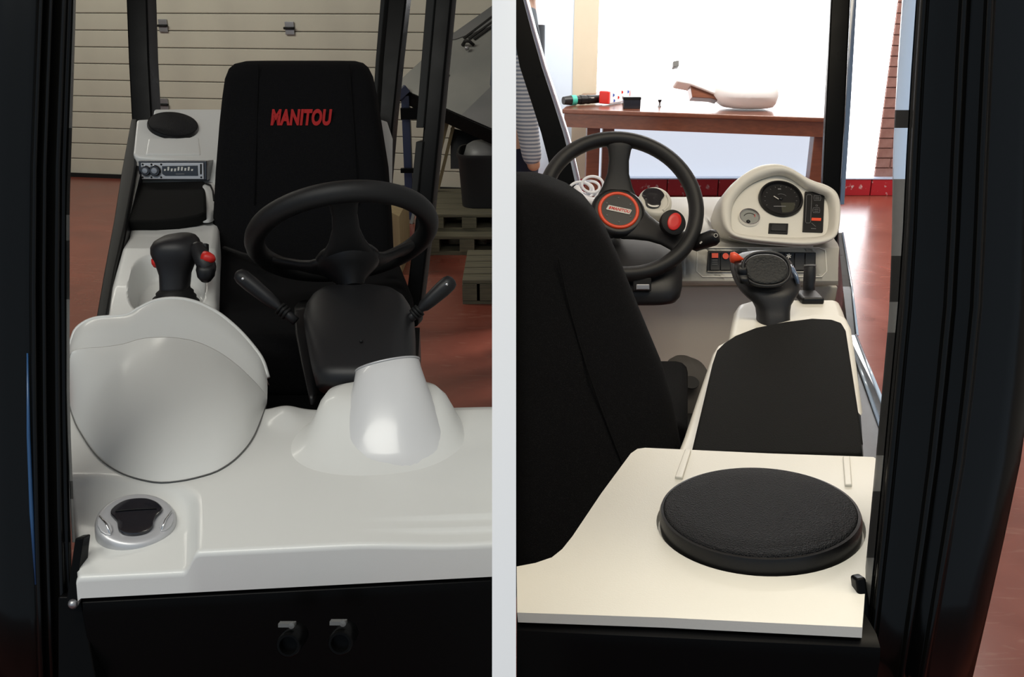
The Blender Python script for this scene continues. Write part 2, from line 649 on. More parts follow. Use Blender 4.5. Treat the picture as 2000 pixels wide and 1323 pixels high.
# ---- right bay: back wall with a daylit window, skirting of red painted blocks
YB = 7.38
wx0, wx1 = pyw(1166, 150, YB).x, pyw(1736, 150, YB).x
zs = pyw(1600, 347, YB).z
xd = pyw(1120, 100, YB).x
struct(obj('wall_back_right', box((xd, YB, 0.0), (wx0, YB + 0.12, 3.6)), M['wallcream']), 'cream wall strip left of the bright window')
struct(obj('door_2', box((XR, YB + 0.01, 0.0), (xd, YB + 0.11, 3.6)), mat('pale_blue_door_paint', (0.66, 0.76, 0.88), 0.5)), 'pale blue-white door beside the cream wall strip')
wb = struct(obj('wall_back_brick', box((wx1, YB + 0.03, 0.0), (4.2, YB + 0.14, 3.6)), M['brick']), 'red-brown brick pier right of the bright window')
# brick courses, each brick its own piece, over the part of the pier that shows
bl, bh = 0.215, 0.068
bm0 = None
for r in range(24):
    for c in range(4):
        x0 = wx1 + 0.004 + c * (bl + 0.010) - (0.11 if r % 2 else 0)
        xa = max(x0, wx1 + 0.003)
        z0 = 0.14 + r * (bh + 0.010)
        b_ = obj('brick', box((xa, YB + 0.018, z0), (x0 + bl, YB + 0.06, z0 + bh)), M['brick'], wb)
struct(obj('wall_back_upper', box((wx0, YB, 2.6), (wx1, YB + 0.12, 3.6)), M['wallcream']))
win = bpy.data.objects.new('window_1', None)
COL.objects.link(win)
win.location = ((wx0 + wx1) / 2, YB, zs)
WORLD_LOC[win.name] = Vector(win.location)
struct(win, 'large overexposed daylit window wall behind the brown table')
zt = 0.80
obj('pane', box((wx0, YB + 0.03, zt), (wx1, YB + 0.05, 2.6)), M['window'], win)
obj('pane', box((wx0, YB + 0.03, zs), (pyw(1622, 300, YB).x, YB + 0.05, zt)), M['windowlow'], win)
obj('pane', box((pyw(1622, 300, YB).x, YB + 0.03, zs), (wx1, YB + 0.05, zt)), M['window'], win)
tr = struct(obj('trim_1', box((XR, YB - 0.015, 0.0), (4.2, YB + 0.03, zs - 0.012)), M['redpaint']), 'red painted skirting under the window')
k = 0
x = XR + 0.02
while x < 4.0:
    obj('block', box((x, YB - 0.045, 0.0), (x + 0.40, YB - 0.012, zs - 0.006)), M['redpaint'], tr, bevel=0.006, seg=2)
    x += 0.408
obj('capping', box((wx0, YB - 0.05, zs - 0.005), (4.2, YB + 0.03, zs + 0.004)), M['edge_and_reflection'], tr)

# ================================================================== LEFT BAY: cab seen from the front
# ---- cab frame: posts, sill bar and front beam
fl = thing('cab_frame', at(90, 1200, 1.12) - Vector((0, 0, 0.6)), 'black steel cab frame around the white dashboard seen from the front', 'cab frame')
# front post: a ribbed extrusion, raked back with the windscreen
prof_px = [(-60, 0.05), (-60, 0.0), (20, 0.0), (50, 0.0), (58, 0.0)]
for c_px, w_px in ((69, 8), (89, 7), (114, 8)):        # three rounded ribs
    for i in range(9):
        a = math.pi * i / 8
        prof_px.append((c_px - w_px * math.cos(a), 0.001 - 0.008 * math.sin(a)))
    prof_px.append((c_px + w_px + 1.5, 0.002))
prof_px += [(128, 0.002), (133, 0.004), (136, 0.05)]
DP = 1.12
curve = [(-620, 30), (-14, 12), (150, 5), (330, -2), (560, -4), (800, -2), (1000, 2), (1180, 8), (1340, 13)]
rings = []
for py, off in curve:
    rings.append([at(px + off * 0.9, py, DP + dd) for px, dd in prof_px])
obj('front_post', loft(rings), M['post_gloss'], fl, auto=75)
for a0, a1, m_ in ((-20, 250, 'seal'), (250, 420, 'grey_frame'), (420, 470, 'seal'), (470, 585, 'rubber'), (585, 940, 'seal'), (940, 975, 'rubber'), (975, 1060, 'seal')):
    rs = []
    for i in range(5):
        y = a0 + (a1 - a0) * i / 4
        off = 12 - 14 * min(max(y, 0), 400) / 400 if y < 400 else (-2 if y < 800 else -2 + (y - 800) / 22)
        rs.append([at(131 + off, y, DP + 0.006), at(133 + off, y, DP - 0.003), at(138 + off * 0.9, y, DP + 0.010), at(137 + off * 0.9, y, DP + 0.028)])
    obj('door_seal', loft(rs), M[m_], fl, auto=50)
# blue reflection low on the post, built as a thin coloured tube
obj('reflection_line', tube([at(57, 690, DP) - FWD * 0.004, at(60, 850, DP) - FWD * 0.005, at(66, 1000, DP) - FWD * 0.005, at(74, 1140, DP) - FWD * 0.005], [0.001, 0.0022, 0.0025, 0.001], 8), mat('blue_reflection', (0.02, 0.07, 0.17), 0.3), fl, smooth=True)
# corner bracket at the foot of the post
obj('corner_bracket', prism([at(146, 1052, 1.10), at(163, 1050, 1.10), at(153, 1112, 1.09), at(154, 1180, 1.09), at(128, 1180, 1.09)], FWD * 0.02), M['black_paint'], fl, bevel=0.002)
obj('post_foot', prism([at(112, 1165, 1.105), at(158, 1165, 1.105), at(190, 1345, 1.09), at(112, 1345, 1.09)], FWD * 0.05), M['black_paint'], fl, bevel=0.003)
obj('weld_bead', lathe(at(143, 1180, 1.08), -FWD, [(0.0, 0), (0.006, 0.001), (0.004, 0.004), (0.001, 0.006)], 12), M['steel'], fl, smooth=True)
# hose stubs under the beam edge, each with a bright clip
for px, py in ((567, 1256), (667, 1252)):
    c = at(px, py, 1.035)
    s = obj('hose_stub', lathe(c, -FWD, [(0.0, -0.03), (0.014, -0.03), (0.014, 0.008), (0.0125, 0.010), (0.010, 0.010), (0.009, 0.0), (0.0, 0.0)], 28), M['black_paint'], fl, auto=40)
    cc = at(px - 6, py - 36, 1.035)
    obj('hose_clip', join(obox(cc, RIGHT, UP, FWD, 0.009, 0.002, 0.005), lathe(cc + RIGHT * 0.006, -FWD, [(0.0, 0), (0.0035, 0), (0.0035, 0.006), (0.0, 0.007)], 10)), M['seal'], s, auto=40)
# rear post by the console
def post(name, rows, th, m, parent, bev=0.006):
    """rows of (py, px left, px right, depth); a post that leaves the frame goes on up to roof height"""
    if rows[0][0] < 0:
        (y0, a0, b0, d0_), (y1, a1, b1, _) = rows[0], rows[1]
        k_ = (-520 - y0) / (y1 - y0)
        rows = [(-520, a0 + (a1 - a0) * k_, b0 + (b1 - b0) * k_, d0_)] + rows
    rings = []
    for py, x0, x1, d in rows:
        a, b = at(x0, py, d), at(x1, py, d)
        rings.append([a, b, b + Vector((0.01, th, 0)), a + Vector((0.01, th, 0))])
    return obj(name, loft(rings), m, parent, bevel=bev, seg=2)


post('rear_post', [(-14, 245, 286, 2.74), (120, 250, 290, 2.74), (236, 256, 296, 2.74), (330, 262, 300, 2.74)], 0.06, M['black_paint'], fl)
post('rear_post', [(-14, 752, 795, 2.74), (120, 740, 780, 2.74), (236, 733, 768, 2.74), (420, 722, 752, 2.74)], 0.06, M['black_paint'], fl)
post('post_edge_strip', [(-14, 744, 753, 2.72), (120, 733, 741, 2.72), (236, 726, 734, 2.72)], 0.02, M['grey_frame'], fl, 0.002)
post('door_post', [(-14, 848, 884, 2.30), (250, 826, 859, 2.30), (420, 812, 842, 2.30), (640, 785, 815, 2.30)], 0.05, M['black_paint'], fl)
post('post_edge_strip', [(-14, 833, 850, 2.29), (250, 812, 827, 2.29)], 0.03, M['grey_frame'], fl, 0.002)
post('post_edge_strip', [(277, 812, 826, 2.29), (400, 800, 813, 2.29)], 0.03, M['grey_frame'], fl, 0.002)
# sloping side rail outside the console
rr = []
for py, x0, x1, d in ((232, 256, 268, 2.70), (330, 238, 264, 2.45), (430, 222, 246, 2.16), (530, 203, 224, 1.92), (640, 184, 205, 1.70)):
    a, b = at(x0, py, d), at(x1, py, d)
    rr.append([a, b, b - Vector((0, 0, 0.06)), a - Vector((0, 0, 0.06))])
obj('side_rail', loft(rr), M['grey_frame'], fl, bevel=0.004, seg=2)
rr = []
for py, x0, x1, d in ((232, 262, 300, 2.72), (330, 250, 275, 2.47), (430, 238, 250, 2.18), (530, 220, 232, 1.94), (640, 201, 212, 1.72)):
    a, b = at(x0, py, d) - Vector((0, 0, 0.006)), at(x1, py, d) - Vector((0, 0, 0.006))
    rr.append([a, b, b - Vector((0, 0, 0.3)), a - Vector((0, 0, 0.3))])
obj('side_panel', loft(rr), M['darker'], fl)
# cab floor and dark footwell tub
fw = [at(400, 640, 2.25), at(820, 640, 2.25), at(812, 812, 1.62), at(470, 812, 1.62)]
obj('footwell', prism(fw, (0, 0, -0.08)), M['darker'], fl)

# ---- dashboard moulding
Z0, Z1, ZF = 0.890, 0.864, 0.838
dash = thing('dashboard_moulding', pz(500, 900, ZF), 'glossy white dashboard moulding with a pocket in its near corner, seen from the front', 'dashboard')
NU, NV = 150, 70
fl0, fl1 = (150, 1085), (985, 1044)
bk0, bk1 = (126, 800), (985, 802)


def sm(x):
    x = min(max(x, 0.0), 1.0)
    return x * x * (3 - 2 * x)


def dash_pt(s, t):
    f = pz(fl0[0] + (fl1[0] - fl0[0]) * s, fl0[1] + (fl1[1] - fl0[1]) * s, Z0)
    b = pz(bk0[0] + (bk1[0] - bk0[0]) * s, bk0[1] + (bk1[1] - bk0[1]) * s, Z0)
    p = f.lerp(b, t)
    p.x = min(p.x, XL - 0.001)
    return p


c_in = pz(384, 1070, Z0)
c_bk = pz(330, 930, Z0)
corner = pz(366, 960, Z0)


def dash_h(p, s, t):
    # pocket in the corner: inside when left of the wall line and in front of the rear line
    tx = (p.y - c_in.y) / (c_bk.y - c_in.y)
    xl = c_in.x + (corner.x - c_in.x) * min(max(tx, 0), 1.2) - 0.05 * max(tx - 0.55, 0) ** 2
    dxp = xl - p.x                      # > 0 inside
    dyp = c_bk.y - p.y - 0.02 * sm((p.x - c_bk.x + 0.1) / 0.1)
    r = 0.045
    if dxp < r and dyp < r:
        q = r - math.hypot(r - dxp, r - dyp)
    else:
        q = min(dxp, dyp)
    inside = sm((q + 0.004) / 0.020) * sm((dyp + 0.02) / 0.10)
    h = Z0 + (Z1 - Z0) * inside
    # rear edge rolls down and swells
    h += 0.006 * sm((t - 0.6) / 0.3) * (1 - sm((t - 0.93) / 0.07)) * sm((s - 0.62) / 0.2)
    h += 0.012 * math.exp(-((s - 0.505) / 0.035) ** 2 - ((t - 0.93) / 0.10) ** 2)
    # two shallow steps along the front at the far end
    k_ = sm((s - 0.62) / 0.3)
    h -= 0.004 * k_ * (1 - sm((t - 0.055) / 0.012)) + 0.004 * k_ * (1 - sm((t - 0.12) / 0.012))
    h += 0.006 * math.exp(-((s - 1.0) / 0.2) ** 2) * sm((t - 0.2) / 0.4)
    return h


fdir = (dash_pt(1, 0) - dash_pt(0, 0)).normalized()
fn = Vector((fdir.y, -fdir.x, 0))       # outwards, towards the camera
rows = []
for j in range(NV + 1):
    t = (j / NV) ** 1.3
    row = []
    for i in range(NU + 1):
        s = i / NU
        p = dash_pt(s, t)
        p.z = dash_h(p, s, t)
        row.append(p)
    rows.append(row)
RB = 0.007
front = []
for ang in (90, 70, 45, 20):
    a = math.radians(ang)
    front.append([p + fn * (RB * math.sin(a)) + Vector((0, 0, -RB * (1 - math.cos(a)))) for p in rows[0]])
bot = [[Vector((p.x, p.y, ZF)) + fn * (RB + 0.004) for p in rows[0]], [Vector((p.x, p.y, ZF)) + fn * (RB - 0.02) for p in rows[0]]]
# front beam of the cab frame, right under the moulding
beam = []
for p in (rows[0][0], rows[0][-1]):
    q = Vector((min(p.x, XL - 0.002), p.y, ZF - 0.002)) + fn * (RB - 0.006)
    beam.append([q - Vector((0, 0, u)) - fn * w for u, w in ((0.0, 0.0), (0.006, -0.008), (0.018, -0.012), (0.30, -0.012), (0.30, 0.10), (0.0, 0.10))])
obj('front_beam', loft(beam), M['black_paint'], fl, auto=30)
backrow = [[p + Vector((0, 0.012, -0.012)) for p in rows[-1]], [p + Vector((0, 0.016, -0.08)) for p in rows[-1]]]
allrows = [bot[1], bot[0]] + front + rows + backrow
for r_ in allrows:
    for p in r_:
        p.x = min(p.x, XL - 0.001)
allrows = [[Vector((r_[0].x - 0.004, r_[0].y, min(r_[0].z - 0.004, 9))), ] + r_ for r_ in allrows]
allrows = [[Vector((r_[0].x - 0.001, r_[0].y, ZF - 0.01))] + r_ for r_ in allrows]
o = obj('moulded_top', loft(allrows, False, False, closed=False), M['white'], dash, auto=50)

# plinth and collar for the steering column, rising out of the dashboard
cb = pz(750, 856, Z0)
rings = []
for z, rx, ry, ox, oy, pp in ((Z0 - 0.004, 0.152, 0.128, 0, 0, 2.3), (Z0 + 0.0005, 0.131, 0.113, 0, 0, 2.35), (Z0 + 0.004, 0.122, 0.104, 0, 0.002, 2.4), (Z0 + 0.012, 0.113, 0.092, 0, 0.010, 2.5),
                              (Z0 + 0.026, 0.104, 0.076, -0.001, 0.024, 2.6), (Z0 + 0.042, 0.095, 0.062, -0.003, 0.036, 2.7), (Z0 + 0.053, 0.084, 0.050, -0.005, 0.043, 2.7), (Z0 + 0.059, 0.064, 0.036, -0.006, 0.046, 2.5), (Z0 + 0.060, 0.03, 0.02, -0.006, 0.046, 2.3)):
    rings.append(ring(cb + Vector((ox, oy, 0)) + Vector((0, 0, z - Z0)), (1, 0.06, 0), (-0.06, 1, 0), rx, ry, 56, pp))
obj('column_plinth', loft(rings), M['white'], dash, smooth=True)
ctop = at(757, 714, 1.40)
cax = Vector((-0.22, 0.50, 0.84)).normalized()
cbase = pz(768, 870, Z0)
rings = []
steps = [(-0.03, 0.135, 0.115), (-0.008, 0.116, 0.098), (0.0, 0.106, 0.089), (0.03, 0.098, 0.081), (0.08, 0.0895, 0.074), (0.16, 0.082, 0.068), (0.30, 0.0735, 0.062), (0.48, 0.0660, 0.056), (0.68, 0.0585, 0.051), (0.88, 0.0515, 0.047), (0.985, 0.0490, 0.045), (1.0, 0.046, 0.042), (0.98, 0.030, 0.03)]
e1 = (RIGHT - cax * RIGHT.dot(cax)).normalized()
for t, rx, ry in steps:
    c = cbase.lerp(ctop, max(t, 0.0)) + Vector((0, -0.010 * math.sin(math.pi * max(t, 0.0)), 0.07 * min(t, 0.0) * 3))
    ax = Vector((0, 0, 1)).lerp(cax, sm(t * 1.2)).normalized()
    ex = (RIGHT - ax * RIGHT.dot(ax)).normalized()
    rings.append(ring(c, ex, ax.cross(ex), rx, ry, 56, 2.1))
obj('column_collar', loft(rings), M['pearl'], dash, smooth=True, label='pearl grey flared collar around the steering column')
rl = ring(ctop + cax * 0.0005, e1, cax.cross(e1), 0.0485, 0.0445, 56)
obj('collar_lip', tube(rl, 0.0016, 8, closed=True), M['silver'], dash, smooth=True)

# ---- instrument pod, its back towards us
pod = thing('instrument_pod', pz(330, 850, Z0), 'matt white instrument pod hood seen from its domed back', 'instrument pod')
Tpx = [(136, 690), (141, 665), (152, 641), (185, 623), (245, 617), (272, 603), (305, 588), (345, 584), (385, 592), (425, 612), (462, 642), (492, 675), (512, 704), (523, 738)]
Kpx = [(134, 700), (140, 688), (160, 681), (200, 678), (240, 672), (275, 662), (310, 659), (345, 660), (385, 668), (425, 686), (462, 712), (490, 738), (512, 762), (522, 778)]
Bpx = [(132, 745), (136, 790), (146, 824), (160, 850), (180, 880), (205, 905), (245, 928), (300, 942), (345, 941), (390, 932), (430, 918), (468, 890), (498, 850), (521, 790)]
NUp = 72


def mid_depth(py):
    return 1.46 + (760 - py) * 0.00030


T3 = resample(spline([at(x, y, mid_depth(y) + 0.055) for x, y in Tpx], 6), NUp)
K3 = resample(spline([at(x, y, mid_depth(y) + 0.015) for x, y in Kpx], 6), NUp)
B3 = resample(spline([pz(x, y, Z0 + 0.001) for x, y in Bpx], 6), NUp)
rows_ = []
for t in (0.0, 0.06, 0.5, 1.0):
    rows_.append([T3[i].lerp(K3[i], t) + (Vector((0, -0.003, 0.003)) if t == 0.06 else Vector()) for i in range(NUp)])
vs1, fs1 = loft(rows_, False, False, closed=False)
rows2 = []
for t in [i / 18 for i in range(19)]:
    row = []
    for i in range(NUp):
        u = i / (NUp - 1)
        w = math.sin(math.pi * u) ** 0.35
        k3 = K3[i] + Vector((0, -0.0003, -0.0003)) * w
        mid = (k3 + B3[i]) / 2 + Vector((0, -0.046, 0.026)) * w * (1 - 0.45 * math.exp(-((u - 0.29) / 0.09) ** 2))
        row.append(k3 * (1 - t) ** 2 + mid * (2 * t * (1 - t)) + B3[i] * t * t)
    rows2.append(row)
vs2, fs2 = loft(rows2, False, False, closed=False)
obj('hood', join((vs1, fs1), (vs2, fs2)), M['white'], pod, smooth=True)
# rim lip and the driver-side plate closing the hood
obj('hood_rim', tube(T3, 0.004, 8), M['white'], pod, smooth=True)
cen = sum(T3, Vector()) / NUp + Vector((0, 0.01, -0.05))
fan = [p.lerp(cen, 0.03) + Vector((0, 0.004, 0)) for p in T3]
low = [Vector((p.x, p.y + 0.004, Z0 + 0.004)) for p in T3]
obj('face_plate', loft([fan, low], False, False, closed=False), M['cream'], pod, smooth=True)
sn = tube([p + Vector((0, -0.001, 0.001)) for p in B3], 0.0009, 6)
obj('base_gasket', sn, M['seal'], pod, smooth=True)

# ---- air vent in the pocket
vc = pz(266, 1032, Z1 + 0.001)
vent = thing('air_vent', vc, 'round silver air vent with dark flap in the dashboard corner pocket', 'air vent')
vn = facing(266, 1030, 0.71)
e_u = level_axis(266, 1030)
e_v = vn.cross(e_u)
vc = vc + vn * 0.006
VR = 74 / F * (vc - CAM).dot(FWD)
rings = [ring(vc + vn * h, e_u, e_v, r * VR, r * VR, 56) for r, h in ((0.98, -0.022), (1.0, -0.003), (1.0, 0.003), (0.985, 0.007), (0.94, 0.010), (0.86, 0.012), (0.74, 0.011), (0.6, 0.010))]
obj('vent_ring', loft(rings), M['silver'], vent, smooth=True)
blob = [(-0.62, 0.20), (-0.60, 0.36), (-0.46, 0.56), (-0.25, 0.70), (0.02, 0.74), (0.28, 0.70), (0.50, 0.55), (0.62, 0.36), (0.64, 0.20), (0.52, 0.02), (0.43, -0.18), (0.40, -0.40), (0.28, -0.56), (0.05, -0.64), (-0.2, -0.62), (-0.38, -0.50), (-0.44, -0.30), (-0.46, -0.10), (-0.54, 0.05)]
bl3 = resample(spline([Vector((a, b, 0)) for a, b in blob + blob[:1]], 5)[:-1], 60, True)


def vpt(q, h, s=1.0):
    return vc + e_u * (q.x * VR * s) + e_v * (q.y * VR * 0.96 * s) + vn * h


flap = obj('vent_flap', loft([[vpt(q, 0.010) for q in bl3], [vpt(q, 0.0135, 1.0) for q in bl3], [vpt(q, 0.0145, 0.96) for q in bl3], [vpt(q, 0.0130, 0.80) for q in bl3], [vpt(q, 0.0125, 0.4) for q in bl3]]), M['lens'], vent, auto=50)
obj('flap_slot', tube([vpt(Vector((a, 0.30 - 0.12 * a * a, 0)), 0.0138) for a in (-0.5, -0.25, 0, 0.25, 0.5)], 0.0009, 6), M['rubber'], flap, smooth=True)
for sx in (-1, 1):
    pts = [(0.60, -0.60), (0.56, -0.42), (0.60, -0.2), (0.72, 0.0), (0.88, 0.14), (0.93, 0.0), (0.92, -0.2), (0.84, -0.42), (0.72, -0.56)]
    q3 = [Vector((sx * a, b, 0)) for a, b in pts]
    obj('finger_grip', prism([vpt(q, 0.0135) for q in q3], -vn * 0.006), M['silver'], vent, bevel=0.0012, seg=2)
    obj('grip_rib', tube([vpt(Vector((sx * 0.62, -0.55, 0)), 0.0142), vpt(Vector((sx * 0.72, -0.2, 0)), 0.0150), vpt(Vector((sx * 0.88, 0.12, 0)), 0.0142)], 0.0012, 6), M['chrome'], vent, smooth=True)

# ---- steering column cowl with stalks
colm = thing('steering_column', at(710, 720, 1.45), 'dark grey steering column cowl with two stalks above the white collar', 'steering column')
rows = []
cax2 = Vector((0, 0.62, 0.78)).normalized()
cn2 = Vector((0, -cax2.z, cax2.y))
cx = [(752, 612, 806, 1.44, 0.045), (720, 604, 806, 1.47, 0.050), (690, 598, 806, 1.50, 0.052), (650, 591, 806, 1.55, 0.054), (615, 588, 804, 1.60, 0.054), (592, 594, 798, 1.64, 0.052), (574, 606, 786, 1.67, 0.048), (562, 622, 768, 1.69, 0.042), (556, 640, 740, 1.71, 0.032), (554, 665, 715, 1.72, 0.015)]
rings = []
for py, x0, x1, d, th in cx:
    a, b = at(x0, py, d), at(x1, py, d)
    rings.append(ring((a + b) / 2 + Vector((0, 0.03, -0.02)), RIGHT, cn2, (b - a).length / 2, th, 48, 3.6))
obj('cowl', loft(rings), M['dark'], colm, smooth=True)
rows = [(596, 578, 612, 1.68, 0.03), (640, 580, 616, 1.63, 0.035), (700, 592, 618, 1.56, 0.03), (760, 604, 620, 1.48, 0.02), (785, 608, 616, 1.46, 0.012)]
obj('side_shroud', loft_px(rows, 24, 3.0), M['darker'], colm, smooth=True)
obj('cowl_screw', lathe(at(706, 667, 1.50) - FWD * 0.004, -FWD, [(0.0, 0), (0.003, 0), (0.002, 0.0015), (0, 0.002)], 12), M['rubber'], colm, smooth=True)


def stalk(base, tip, d0, d1, ang):
    p, q = at(*base, d0), at(*tip, d1)
    a = (q - p).normalized()
    L = (q - p).length
    fr = [(0.0, 0.008), (0.06, 0.010), (0.10, 0.008)]
    st = obj('stalk', tube([p + a * (L * t) for t in (0, 0.12, 0.30, 0.36, 0.5, 0.75, 0.9, 0.97, 1.0)], [0.008, 0.008, 0.007, 0.0105, 0.0125, 0.0145, 0.014, 0.011, 0.004], 18), M['dark'], colm, smooth=True)
    for t in (0.16, 0.21, 0.26):
        obj('boot_ring', lathe(p + a * (L * t), a, [(0.006, -0.003), (0.0115, -0.002), (0.0115, 0.002), (0.006, 0.003)], 20), M['rubber'], st, smooth=True)
    n_ = (-FWD - a * (-FWD).dot(a)).normalized()
    obj('end_button', lathe(p + a * (L * 0.86) + n_ * 0.0125, n_, [(0, 0), (0.0035, 0), (0.0025, 0.002), (0, 0.0025)], 12), M['chrome'], st, smooth=True)
    return st


stalk((578, 628), (462, 532), 1.60, 1.60, 0)
stalk((795, 628), (886, 545), 1.60, 1.60, 0)


# ---- steering wheels
def steering_wheel(name, c, n, top, R, r, dish, label, badge):
    c = Vector(c)
    n = Vector(n).normalized()
    top = (Vector(top) - n * Vector(top).dot(n)).normalized()
    side = top.cross(n)
    w = thing(name, c - n * dish, label, 'steering wheel')
    seg = 72
    path = [c + side * (R * math.cos(2 * math.pi * i / seg)) + top * (R * math.sin(2 * math.pi * i / seg)) for i in range(seg)]
    rings = []
    for p in path:
        rad = (p - c).normalized()
        rings.append(ring(p, rad, n, r, r * 1.08, 16))
    vs, fs = loft(rings, False, False)
    b = (seg - 1) * 16
    for i in range(16):
        j = (i + 1) % 16
        fs.append((b + i, b + j, j, i))
    obj('rim', (vs, fs), M['wheel'], w, smooth=True)
    hub = c - n * dish
    for ang in (90, 212, 328):
        a = math.radians(ang)
        dv = side * math.cos(a) + top * math.sin(a)
        tv = n.cross(dv)
        rg = []
        for t, hw, th, lift in ((0.10, 0.046, 0.012, 0.0), (0.24, 0.046, 0.013, 0.004), (0.38, 0.034, 0.012, 0.012), (0.55, 0.0245, 0.011, 0.026), (0.72, 0.0225, 0.010, 0.042), (0.86, 0.026, 0.011, 0.054), (0.96, 0.036, 0.012, 0.060), (1.0, 0.040, 0.010, 0.062)):
            p = hub + dv * (R * t) + n * (lift / 0.062 * dish)
            rg.append(ring(p, tv, n, hw, th, 20, 2.6))
        obj('spoke', loft(rg), M['wheel'], w, smooth=True)
    obj('hub', lathe(hub, n, [(0.0, -0.050), (0.020, -0.050), (0.028, -0.034), (0.044, -0.018), (0.056, -0.006), (0.060, 0.002), (0.060, 0.012), (0.055, 0.018), (0.050, 0.019), (0.0, 0.0195)], 48), M['darker'], w, auto=50)
    if badge:
        hb = hub + n * 0.0195
        obj('badge_ring', torus(hb, n, 0.0415, 0.0042, 56, 10), M['orange'], w, smooth=True, label='red ring around the hub badge')
        pl = obj('badge_disc', lathe(hb, n, [(0, -0.002), (0.039, -0.002), (0.039, 0.002), (0, 0.0025)], 48), M['darker'], w, auto=40)
        for k_ in range(6):
            a = math.radians(30 + 60 * k_)
            obj('disc_stud', lathe(hb + n * 0.002 + side * (0.030 * math.cos(a)) + top * (0.030 * math.sin(a)), n, [(0, 0), (0.0022, 0), (0.0018, 0.0012), (0, 0.0015)], 10), M['greyprint'], pl, smooth=True)
        ex = (side * 0.985 - top * 0.17).normalized()
        ey = n.cross(ex)
        cc = hb + n * 0.0026
        pts = [(-0.026, -0.0062), (0.0235, -0.0062), (0.0265, 0.0055), (-0.0235, 0.0062)]
        pts = [(-0.0275, -0.0045), (-0.0255, -0.0062), (0.0245, -0.0062), (0.0280, 0.0045), (0.0262, 0.0062), (-0.0235, 0.0062)]
        bp = obj('badge_plate', prism([cc + ex * a + ey * b + n * 0.0012 for a, b in pts], -n * 0.0015), M['pale'], w, label='pale oblong badge with red lettering')
        bi = [(-0.0150, -0.0046), (0.0235, -0.0046), (0.0258, 0.0040), (-0.0128, 0.0046)]
        lettering('MANITOU', cc + n * 0.0014 + ex * 0.0035, ex, ey, 0.0098, M['red_print'], w, 'badge_lettering', 0.0003, 0.25, 0.0003, 0.92)
        lg = obj('badge_mark', prism([cc + n * 0.0016 + ex * a + ey * b for a, b in ((-0.0225, -0.0035), (-0.0185, -0.0035), (-0.0165, 0.0036), (-0.0205, 0.0036))], -n * 0.0006), M['red_print'], w)
    return w, hub, side, top


vL = -ray(671, 456).normalized()
uL = (UP - vL * UP.dot(vL)).normalized()
rL = uL.cross(vL)
thL = math.radians(9)
uL = uL * math.cos(thL) - rL * math.sin(thL)
nL = -(vL * 0.45 - uL * 0.893)
steering_wheel('steering_wheel', at(671, 459, 1.74), nL, Vector((0.22, -1, 0.8)), 0.163, 0.0185, 0.060, 'black three-spoke steering wheel seen from below in front of the red-lettered seat', False)

# ---- driver seat with embroidered name
seat = thing('driver_seat', at(600, 700, 1.95) - Vector((0, 0, 0.2)), 'black cloth driver seat with red embroidered lettering on its tall backrest', 'seat')
rows = [(119, 500, 670, 2.42, 0.012), (120, 478, 694, 2.42, 0.03), (124, 461, 708, 2.415, 0.045), (133, 451, 718, 2.41, 0.055), (152, 444, 727, 2.40, 0.062), (190, 439, 735, 2.39, 0.066), (240, 434, 743, 2.37, 0.068),
        (330, 427, 757, 2.34, 0.07), (430, 422, 764, 2.30, 0.072), (520, 421, 768, 2.26, 0.072), (560, 424, 765, 2.25, 0.06)]
br = obj('backrest', loft_px(rows, 48, 4.2), M['fabric'], seat, smooth=True)
q = [at(422, 486, 2.24), at(775, 486, 2.24), at(806, 560, 1.95), at(806, 640, 1.74), at(770, 668, 1.68), at(440, 668, 1.68), at(424, 640, 1.74)]
obj('cushion', prism(q, (0, 0.01, -0.13)), M['fabric'], seat, bevel=0.035, seg=5)
q = [at(440, 560, 2.2) - Vector((0, 0, 0.12)), at(770, 560, 2.2) - Vector((0, 0, 0.12)), at(780, 700, 1.72) - Vector((0, 0, 0.09)), at(440, 700, 1.72) - Vector((0, 0, 0.09))]
obj('seat_base', prism(q, (0, 0, -0.25)), M['darker'], seat, bevel=0.01)
fe = (at(700, 232, 2.3) - at(500, 232, 2.3)).normalized()
ltc = at(587, 231, 2.378 - 0.072)
lettering('MANITOU', ltc, fe, UP, 0.052, M['thread'], seat, 'embroidered_lettering', 0.0012, 0.18, 0.0026, 0.60)
# faint centre seams of the backrest cover
for px0, px1 in ((505, 497), (682, 700)):
    obj('seam', tube([at(px0, 126, 2.352), at((px0 + px1) / 2, 250, 2.305), at(px1, 400, 2.245)], 0.0016, 6), M['fabric'], seat, smooth=True)
# lap belt and buckle
bp = [at(440, 490, 2.20), at(475, 503, 2.12), at(510, 512, 2.06)]
obj('belt_strap', loft([[p + Vector((0, 0, 0.012)), p + Vector((0, -0.018, 0.014)), p + Vector((0, -0.018, 0.010)), p + Vector((0, 0, 0.008))] for p in bp]), M['rubber'], seat)
obj('belt_tongue', obox(at(505, 513, 2.04), at(520, 520, 2.02) - at(490, 506, 2.06), UP, FWD, 0.020, 0.006, 0.004), M['dark'], seat, bevel=0.002)
obj('belt_buckle', obox(at(757, 521, 1.98), RIGHT + UP * 0.35, UP - RIGHT * 0.35, FWD, 0.012, 0.008, 0.008), M['dark'], seat, bevel=0.002)

# ---- side console with rear deck
con = thing('side_console', at(340, 420, 2.2) - Vector((0, 0, 0.5)), 'white side console with rear speaker deck left of the black seat', 'console')
sdn = facing(338, 246, 0.50)
sd0 = at(338, 246, 2.64)
deck_top = [(300, 212, 2.74), (436, 212, 2.74), (442, 300, 2.55), (430, 318, 2.50), (268, 306, 2.50), (259, 300, 2.52), (266, 233, 2.70), (297, 231, 2.70)]
obj('speaker_deck', prism([ppl(p[0], p[1], sd0, sdn) for p in deck_top], (0.004, 0.02, -0.12)), M['white'], con, bevel=0.008)
